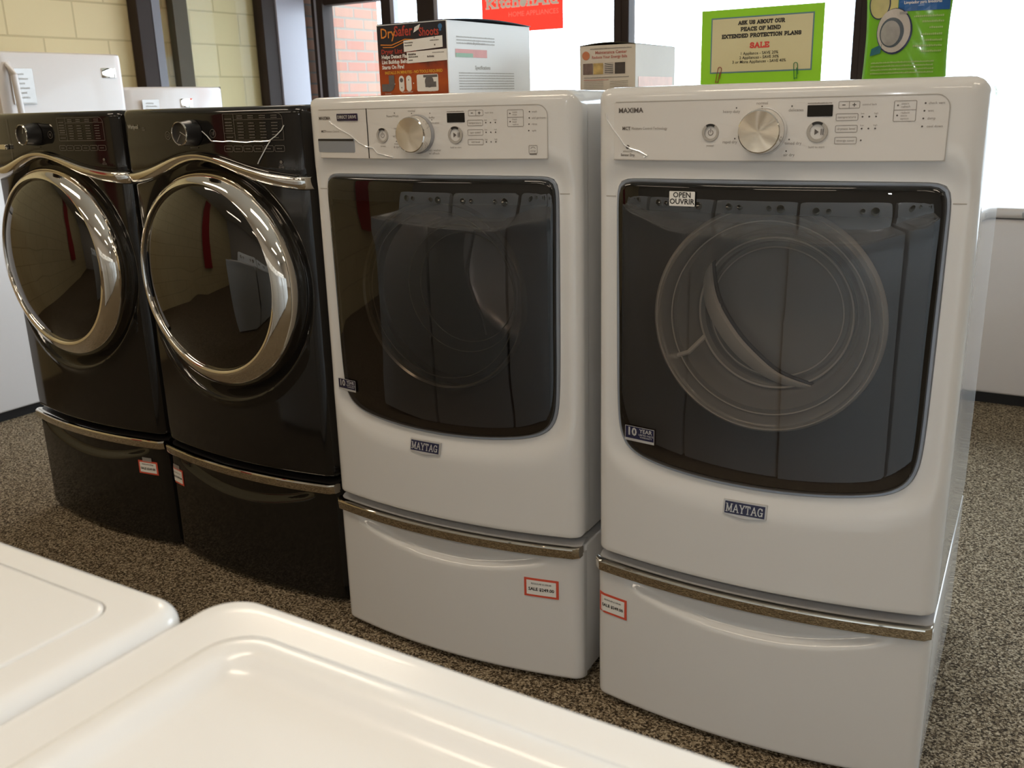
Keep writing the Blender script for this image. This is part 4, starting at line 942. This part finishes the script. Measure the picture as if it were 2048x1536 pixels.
P = Print(); radial(P, -0.023, 0.078, 0.0205, 0.025); P.obj('porthole_picture', mat('porthole_rim_print', (0.06, 0.08, 0.10), 0.3, noise=0.3), pc, pf(0.0028))
P = Print(); radial(P, -0.025, 0.077, 0.0165, 0.021); P.rect(-0.012, 0.001, 0.108, 0.1115); P.obj('drum_picture', mat('drum_picture_print', (0.28, 0.27, 0.26), 0.3, noise=0.5, nscale=40), pc, pf(0.0034))
P = Print(); P.add([(-0.058, 0.040), (-0.040, 0.044), (-0.038, 0.060), (-0.056, 0.052)], [(0, 1, 2, 3)]); P.obj('teal_cloth_picture', mat('teal_print', (0.02, 0.12, 0.16), 0.3, noise=0.2), pc, pf(0.0026))
P = Print(); P.text('Washer Cleaner', 0.026, 0.1475, 0.0110, 0.02); P.text('Nettoyant pour laveuse', 0.026, 0.1350, 0.0088, 0.02, sx=0.9); P.text('Limpiador para lavadoras', 0.024, 0.1260, 0.0070, 0.01, sx=0.85)
P.obj('white_lettering', M['paper'], pc, pf(0.0020))
P = Print()
for z_, w2 in ((0.103, 0.048), (0.094, 0.034), (0.084, 0.022), (0.073, 0.034), (0.063, 0.028), (0.054, 0.046), (0.045, 0.032)): P.dashes(0.060-w2, z_, w2, 0.0035)
for i in range(4): P.dashes(-0.055, 0.028-i*0.006, 0.105, 0.0028)
P.obj('pale_lettering', mat('pale_green_ink', (0.34, 0.46, 0.16), 0.4, noise=0.05), pc, pf(0.0012))

# ------------------------------------------------------------------ foreground top-loading washers
def top_loader(x1, yf, zt, label, hero, style=0):
    """x1 = left side (world -x), yf = front edge; front faces +y"""
    r = root('washing_machine', (x1, yf, 0), 0, label, 'washing machine')
    Wd, D = 0.686, 0.665
    # body
    MB().box(0.003, Wd-0.003, -D, -0.004, 0.03, zt-0.03, 0.012, 4).build('cabinet', M['enamel_top'], r)
    b = MB()
    for sx in (0.06, Wd-0.06):
        for sy in (-0.06, -D+0.06): b.cyl((sx, sy, 0.015), (0, 0, 1), 0.022, 0.018, 0.030, 16)
    b.build('foot', M['black_plastic'], r)
    # lid outline
    lx0, lx1, ly0, ly1 = (0.052, Wd-0.052, -0.47, -0.038) if not style else (0.045, Wd-0.045, -0.47, -0.034)
    out = rrect(0, Wd, -D, 0, 0.034 if not style else 0.024, 8); cx, cy = Wd/2, -0.25
    rl = 0.040 if not style else 0.024
    lid = rrect(lx0, lx1, ly0, ly1, rl, 10)
    angs = angset(cx, cy, out+lid, 160); O = resample_by_angle(out, cx, cy, angs); I = resample_by_angle(lid, cx, cy, angs)
    rr = 0.006 if not style else 0.015
    loops = [[(x, y, zt-0.045) for x, y in O], [(x, y, zt-rr) for x, y in O]]
    for k in range(1, 6):
        a = k/5*PI/2; d = rr*(1-math.cos(a)); loops.append([(x+(cx-x)*d/math.hypot(x-cx, y-cy), y+(cy-y)*d/math.hypot(x-cx, y-cy), zt-rr+rr*math.sin(a)) for x, y in O])
    base = loops[-1]
    for k in (0.3, 0.6, 0.92, 1.0): loops.append([(bx_+(ix-bx_)*k, by_+(iy-by_)*k, zt) for (bx_, by_, _), (ix, iy) in zip(base, I)])
    def insI(d, z): return [(x+(cx-x)*d/math.hypot(x-cx, y-cy), y+(cy-y)*d/math.hypot(x-cx, y-cy), z) for x, y in I]
    loops += [insI(0.001, zt-0.003), insI(0.002, zt-0.012)]
    V, F = loft(loops); mesh_obj('top_deck', V, F, M['enamel_top'], r, True, 50)
    if not style:   # lid with raised rim and a dished centre
        prof = [(0.0010, zt-0.010), (0.0010, zt+0.0), (0.0025, zt+0.003), (0.006, zt+0.006), (0.010, zt+0.0075), (0.014, zt+0.008), (0.022, zt+0.008), (0.027, zt+0.0073), (0.031, zt+0.0050), (0.035, zt+0.0010), (0.039, zt-0.0018), (0.044, zt-0.003), (0.060, zt-0.0035)]
    else:
        prof = [(0.0015, zt-0.010), (0.0015, zt-0.0005), (0.003, zt+0.0008), (0.006, zt+0.001), (0.020, zt+0.001), (0.060, zt+0.001)]
    def inset_rr(d):
        q = rrect(lx0+d, lx1-d, ly0+d, ly1-d, max(0.006, rl-d*0.55), 10); return q
    loops = [[(x, y, z) for x, y in inset_rr(d)] for d, z in prof]
    zl = prof[-1][1]; q = inset_rr(prof[-1][0]); mx_, my_ = (lx0+lx1)/2, (ly0+ly1)/2
    for k in (0.8, 0.5, 0.2): loops.append([(mx_+(x-mx_)*k, my_+(y-my_)*k, zl+(0.002*(1-k) if not style else 0)) for x, y in q])
    V, F = loft(loops, True); mesh_obj('lid', V, F, M['enamel_top'], r, True, 50)
    # rear console with dials
    zc0, zc1 = zt-0.01, zt+0.165
    V = []; F = []; prof = [(-0.520, zc0), (-0.522, zt+0.02), (-0.565, zc1-0.02), (-0.585, zc1), (-0.640, zc1), (-D+0.005, zc1-0.02), (-D+0.005, zc0)]
    n = 20
    xs = [0.012+(Wd-0.024)*i/n for i in range(n+1)]
    for x_ in xs:
        e = min(x_-0.012, Wd-0.012-x_); dz = -0.03*(1-sstep(e/0.05))
        for (yy, zz) in prof: V.append((x_, yy, zz+(dz if zz > zt+0.1 else 0)))
    k = len(prof)
    for i in range(n):
        for j in range(k): F.append((i*k+j, (i+1)*k+j, (i+1)*k+(j+1) % k, i*k+(j+1) % k))
    F.append(tuple(range(k))[::-1]); F.append(tuple(n*k+j for j in range(k)))
    con = mesh_obj('control_console', V, F, M['enamel_top'], r, True, 30)
    nrm = Vector((0, 0.145-0.02, 0.043)).normalized()
    for xx, rad in ((0.13, 0.028), (0.22, 0.020), (0.46, 0.020), (0.55, 0.032)):
        c = Vector((xx, -0.543, zt+0.082)); MB().cyl(c+nrm*0.014, nrm, rad, rad*0.85, 0.030, 32, 0.003).build('dial', M['chrome_strip'], con)
    return r
top_loader(-0.600, 0.494, 0.926, 'white top-load washer with raised lid rim in the bottom foreground', True)
top_loader(-1.2870, 0.452, 0.936, 'cream white top-load washer with flat lid at the bottom left corner', True, 1)
top_loader(0.110, 0.470, 0.930, 'white top-load washer reflected in the smoked door of the dryer', False)

top_loader(-1.985, 0.455, 0.930, 'white top-load washer reflected in the smoked door of the white washer', False)
top_loader(-2.690, 0.455, 0.930, 'white top-load washer mirrored low in the round black doors', False)
# ------------------------------------------------------------------ left wall appliances
def tall_freezer(x, y0, y1, z, curved, label, badge_z, badge_y, tag_y, tag_z, tag_w, tag_h, handle):
    r = root('upright_freezer', (x, y0, 0), 0, label, 'freezer')
    w = y1-y0
    MB().box(-0.66, -0.052, 0.004, w-0.004, 0.03, z-0.006, 0.008, 3).build('cabinet', M['appliance'], r)
    MB().box(-0.64, -0.03, 0.02, w-0.02, 0.0, 0.07, 0.0).build('plinth', M['black_plastic'], r)
    # door (bowed when curved)
    V = []; F = []; n = 30; bowd = 0.045 if curved else 0.004
    zs = [0.08, 0.084, 0.095, z-0.018, z-0.006, z]
    for zi, zz in enumerate(zs):
        ins = (0.012, 0.003, 0, 0, 0.004, 0.016)[zi]
        for i in range(n+1):
            t_ = i/n; yy = t_*w; e = min(t_, 1-t_)*w; cr = 0.02 if curved else 0.010
            back = (cr-math.sqrt(max(0, cr*cr-(cr-min(e, cr))**2)))
            V.append((-ins-back-bowd*(2*t_-1)**2*(1.0 if curved else 1), yy, zz))
    for zi in range(len(zs)-1):
        for i in range(n): a0 = zi*(n+1)+i; F.append((a0, a0+1, a0+n+2, a0+n+1))
    b0 = len(V); nn = n+1
    rim = list(range(nn))+[k*nn+n for k in range(1, len(zs))]+[(len(zs)-1)*nn+i for i in range(n-1, -1, -1)]+[k*nn for k in range(len(zs)-2, 0, -1)]
    for k in rim: V.append((-0.05-bowd*0.2, V[k][1], V[k][2]))
    for k in range(len(rim)): k2 = (k+1) % len(rim); F.append((rim[k], rim[k2], b0+k2, b0+k))
    d = mesh_obj('door', V, F, M['appliance'], r, True, 40)
    fx = lambda yy: -bowd*(2*(yy/w)-1)**2
    by = badge_y-y0
    bd = MB().box(fx(by)-0.001, fx(by)+0.005, by-0.038, by+0.038, badge_z-0.022, badge_z+0.022, 0.002, 2).build('badge', M['chrome_strip'], d)
    ty = tag_y-y0
    tg = MB().box(fx(ty)+0.003, fx(ty)+0.006, ty-tag_w/2, ty+tag_w/2, tag_z-tag_h/2, tag_z+tag_h/2, 0.0008, 1).build('paper_sleeve', M['sleeve'], d)
    tag(tg, 'white paper price sheet in a clear sleeve')
    p = Print()
    for i in range(6): p.dashes(ty-tag_w*0.34, tag_z+tag_h*(0.34-0.13*i), tag_w*(0.6 if i % 2 else 0.45), 0.008)
    p.line([(ty-tag_w*0.46, tag_z-tag_h*0.47), (ty+tag_w*0.46, tag_z-tag_h*0.47)], 0.003)
    p.obj('sheet_print', M['ink_light'], tg, lambda u, v: (fx(ty)+0.0065, u, v))
    if handle:
        MB().tube([(0.002, 0.045, z-0.05), (0.035, 0.048, z-0.10), (0.042, 0.05, z-0.25), (0.042, 0.05, z-0.45), (0.035, 0.05, z-0.58), (0.002, 0.05, z-0.62)], 0.014, 12).build('handle', M['appliance'], d)
    return r
tall_freezer(-4.10, 2.495, 3.117, 1.588, False, 'tall white upright freezer with price sheet against the cream block wall', 1.503, 3.038, 2.598, 1.443, 0.105, 0.150, True)
tall_freezer(-4.10, 3.135, 3.765, 1.440, True, 'shorter white upright freezer with rounded door right of the taller one', 1.360, 3.475, 3.270, 1.325, 0.115, 0.110, False)
# low white appliance left of the black washer
r = root('chest_freezer', (-4.10, 1.62, 0), 0, 'low white freezer cabinet seen left of the black washer', 'freezer')
MB().box(-0.62, 0, 0.0, 0.86, 0.045, 1.07, 0.012, 3).build('cabinet', M['appliance'], r)
MB().box(-0.61, -0.03, 0.01, 0.85, 0.0, 0.05, 0.0).build('plinth', M['black_plastic'], r)
MB().box(-0.63, 0.008, -0.004, 0.864, 1.078, 1.13, 0.012, 3).build('lid', M['appliance'], r)
MB().box(0.004, 0.022, 0.36, 0.50, 1.082, 1.10, 0.004, 2).build('handle', M['grey_plastic'], r)
# chest freezer by the window, right edge
r = root('chest_freezer', (-1.10, 4.452, 0), 0, 'white chest freezer below the bright window at the right edge', 'freezer')
MB().box(0, 1.75, 0.0, 0.66, 0.05, 0.80, 0.015, 3).build('cabinet', M['appliance'], r)
MB().box(0.02, 1.73, 0.03, 0.64, 0.0, 0.055, 0.0).build('plinth', M['black_plastic'], r)
MB().box(-0.008, 1.758, -0.012, 0.665, 0.806, 0.850, 0.014, 3).build('lid', M['appliance'], r)
MB().box(0.80, 0.95, -0.024, -0.006, 0.812, 0.836, 0.005, 2).build('handle', M['grey_plastic'], r)

# ------------------------------------------------------------------ the room
def st(name, o): o.name = name; o['kind'] = 'structure'; return o
XL, XR, YB, YF, ZC = -4.85, 5.0, -3.6, 5.30, 2.9
def slab_(name, x0, x1, y0, y1, z0, z1, m): return st(name, MB().box(x0, x1, y0, y1, z0, z1).build(name, m, None, False))
slab_('floor', XL, XR, YB, YF+0.1, -0.1, 0.0, M['carpet'])
slab_('ceiling', XL, XR, YB, YF+0.1, ZC, ZC+0.1, M['ceil'])
slab_('wall_left', XL-0.15, XL, YB, 5.14, 0, ZC, M['block'])
slab_('trim_1', XL-0.15, XL-0.02, 5.14, 5.30, 0, ZC, M['brick_in'])
slab_('wall_back', XL, XR, YB-0.1, YB, 0, ZC, M['back_wall'])
slab_('wall_right', XR, XR+0.1, YB, YF, 0, ZC, M['back_wall'])
slab_('wall_front', -3.80, XR, YF, YF+0.12, 0, 0.48, M['back_wall'])
slab_('trim_2', XL, XR, YF-0.02, YF+0.12, 2.62, ZC, M['dark_frame'])
# window frames along the front
def winframe(name, x0, x1, posts, zb, ztop=2.62, trans=None):
    b = MB()
    for p0, p1, dpt in posts: b.box(p0, p1, YF-dpt, YF+0.06, zb, ztop, 0.003, 1)
    b.box(x0, x1, YF-0.02, YF+0.06, zb, zb+0.06, 0.003, 1); b.box(x0, x1, YF-0.02, YF+0.06, ztop-0.05, ztop, 0.003, 1)
    if trans: b.box(trans[0], trans[1], YF-0.03, YF+0.06, trans[2], trans[2]+0.30, 0.003, 1)
    o = st(name, b.build(name, M['dark_frame'], None, True, 30))
    g = MB().box(x0+0.01, x1-0.01, YF+0.018, YF+0.024, zb+0.05, ztop-0.04).build('glass_pane', M['window_glass'], o, False); return o
winframe('window_1', -4.86, -3.80, [(-4.83, -4.73, 0.05), (-4.24, -4.16, 0.03), (-3.94, -3.81, 0.04)], 0.0, trans=(-4.83, -4.24, 1.985))
winframe('window_2', -3.80, -2.50, [(-2.55, -2.50, 0.03)], 0.48)
winframe('window_3', -2.50, -1.18, [(-2.50, -2.455, 0.03), (-1.215, -1.18, 0.03)], 0.48)
winframe('window_4', -1.18, 1.6, [(-1.18, -1.145, 0.03), (1.55, 1.6, 0.03)], 0.48)
winframe('window_5', 1.6, 5.0, [(3.2, 3.26, 0.03), (4.93, 5.0, 0.03)], 0.48)
b = MB().box(-4.800, -4.782, YF-0.052, YF-0.048, 0, 2.6); st('trim_3', b.build('trim_3', M['lavender_frame'], None, False))
b = MB()
for xx in (-4.16, -3.81): b.box(xx, xx+0.03, YF-0.03, YF+0.02, 0.0, 2.6)
st('trim_4', b.build('trim_4', M['lavender_frame'], None, False))
# glazed door standing against the left wall: posts, rails, pane
dr = MB().box(-4.84, -4.76, 3.765, 3.865, 0, 2.3, 0.003, 1).box(-4.84, -4.76, 4.72, 4.835, 0, 2.3, 0.003, 1).box(-4.84, -4.76, 3.865, 4.72, 0, 0.18, 0.003, 1).box(-4.84, -4.76, 3.865, 4.72, 2.15, 2.3, 0.003, 1)
door = st('door_1', dr.build('door_1', M['dark_frame'], None, True, 30))
MB().box(-4.805, -4.800, 3.86, 4.73, 0.17, 2.16).build('glass_pane', M['door_pane'], door, False)
MB().box(-4.83, -4.775, 4.03, 4.135, 0.17, 2.16, 0.002, 1).build('middle_rail', M['olive_frame'], door)
MB().box(-4.838, -4.758, 3.866, 3.925, 0.0, 2.3, 0.002, 1).build('grey_edge', mat('dark_grey_edge', (0.13, 0.125, 0.14), 0.4, noise=0.03), door)
MB().box(-4.845, -4.750, 4.838, 5.10, 0.0, 2.75, 0.003, 1).build('trim_5', M['lavender_frame']); st('trim_5', bpy.data.objects['trim_5'])
# red banner hanging in the window
bn = root('banner', (-3.40, 5.20, 1.722), 0, 'red hanging banner with white lettering in the window', 'banner')
m, N, L, b_ = new_mat('red_banner_cloth'); b_.inputs['Base Color'].default_value = (0.90, 0.15, 0.11, 1); b_.inputs['Roughness'].default_value = 0.6
tl = N.new('ShaderNodeBsdfTranslucent'); tl.inputs[0].default_value = (1.0, 0.17, 0.12, 1); mx = N.new('ShaderNodeMixShader'); mx.inputs[0].default_value = 0.55
L.new(b_.outputs[0], mx.inputs[1]); L.new(tl.outputs[0], mx.inputs[2]); L.new(mx.outputs[0], N['Material Output'].inputs['Surface']); M['banner'] = m
MB().box(0, 0.562, 0, 0.0008, 0, 0.62).build('cloth', M['banner'], bn, False)
M['banner_white'] = mat('banner_white_print', (1.0, 0.97, 0.88), 0.6)
def translucent(m, k=0.6):
    N = m.node_tree.nodes; L = m.node_tree.links; b = N['Principled BSDF']; tl = N.new('ShaderNodeBsdfTranslucent'); tl.inputs[0].default_value = b.inputs['Base Color'].default_value
    mx = N.new('ShaderNodeMixShader'); mx.inputs[0].default_value = k; L.new(b.outputs[0], mx.inputs[1]); L.new(tl.outputs[0], mx.inputs[2]); L.new(mx.outputs[0], N['Material Output'].inputs['Surface']); return m
Print().slab('KitchenAid', 0.283, 0.166, 0.058, 0.26, 0.505, 0.02).obj('brand_lettering', M['banner_white'], bn, flat(-0.003))
Print().text('HOME APPLIANCES', 0.535, 0.098, 0.040, 0.0, 'RIGHT', sx=1.0).obj('small_lettering', translucent(mat('banner_pale_print', (1.0, 0.55, 0.45), 0.6), 0.12), bn, flat(-0.003))
MB().tube([(0.0, 0.001, 0.62), (0.562, 0.001, 0.62)], 0.006, 8).build('hanging_rod', M['lavender_frame'], bn)
# pink vinyl stripe on the glass
p = Print().rect(-1.05, 4.9, 1.487, 1.516); p.dashes(-3.36, 1.503, 0.62, 0.028); p.dashes(-2.42, 1.503, 0.46, 0.026); p.dashes(-1.72, 1.503, 0.34, 0.028)
tag(p.obj('window_decal', M['pink_decal'], None, flat(YF+0.012)), 'faint pink stripe and lettering stuck on the window glass', 'decal')
p = Print().rect(-2.05, -2.02, 1.60, 2.5); p.rect(-1.98, -1.96, 1.60, 2.5)
tag(p.obj('window_decal', M['pink_decal'], None, flat(YF+0.012)), 'pair of faint pink upright lines on the glass above the green sign', 'decal')

# red column-like banner on the left wall, only met in reflections
rb = root('banner', (-4.80, -1.55, 0.0), 0, 'tall red hanging banner reflected in the black washer and dryer', 'banner')
MB().box(0, 0.03, 0, 0.42, 0.55, 2.75, 0.004, 1).build('cloth', mat('deep_red_cloth', (0.38, 0.02, 0.02), 0.6, noise=0.05), rb)
# ------------------------------------------------------------------ outdoors
slab_('ground', -30, 30, YF+0.12, 45, -0.16, -0.06, M['concrete'])
bw_ = slab_('trim_6', -5.25, -4.90, YF+0.08, 6.05, 0, 3.4, M['brick_out'])
def tree(x, y, h, lbl):
    r = root('street_tree', (x, y, -0.06), 0, lbl, 'tree')
    MB().tube([(0, 0, 0), (0.05, 0, h*0.3), (0, 0.05, h*0.55)], 0.12, 10).build('trunk', mat('bark', (0.16, 0.12, 0.09), 0.9, noise=0.2), r)
    V = []; F = []
    for i in range(1500):
        a = random.uniform(0, 2*PI); u = random.uniform(-1, 1); rad = h*0.32*(0.6+0.4*random.random()); c = Vector((rad*math.sqrt(1-u*u)*math.cos(a), rad*math.sqrt(1-u*u)*math.sin(a), h*0.68+rad*u))
        d1 = Vector((random.gauss(0, 1), random.gauss(0, 1), random.gauss(0, 1))).normalized()*0.10; d2 = d1.cross(Vector((random.gauss(0, 1), random.gauss(0, 1), 1))).normalized()*0.06
        k = len(V); V += [c-d1, c+d2, c+d1, c-d2]; F.append((k, k+1, k+2, k+3))
    mesh_obj('foliage', V, F, mat('leaf', (0.20, 0.24, 0.12), 0.8, noise=0.3), r, False)
tree(0.6, 16.0, 3.2, 'pale tree beyond the window at the right edge')
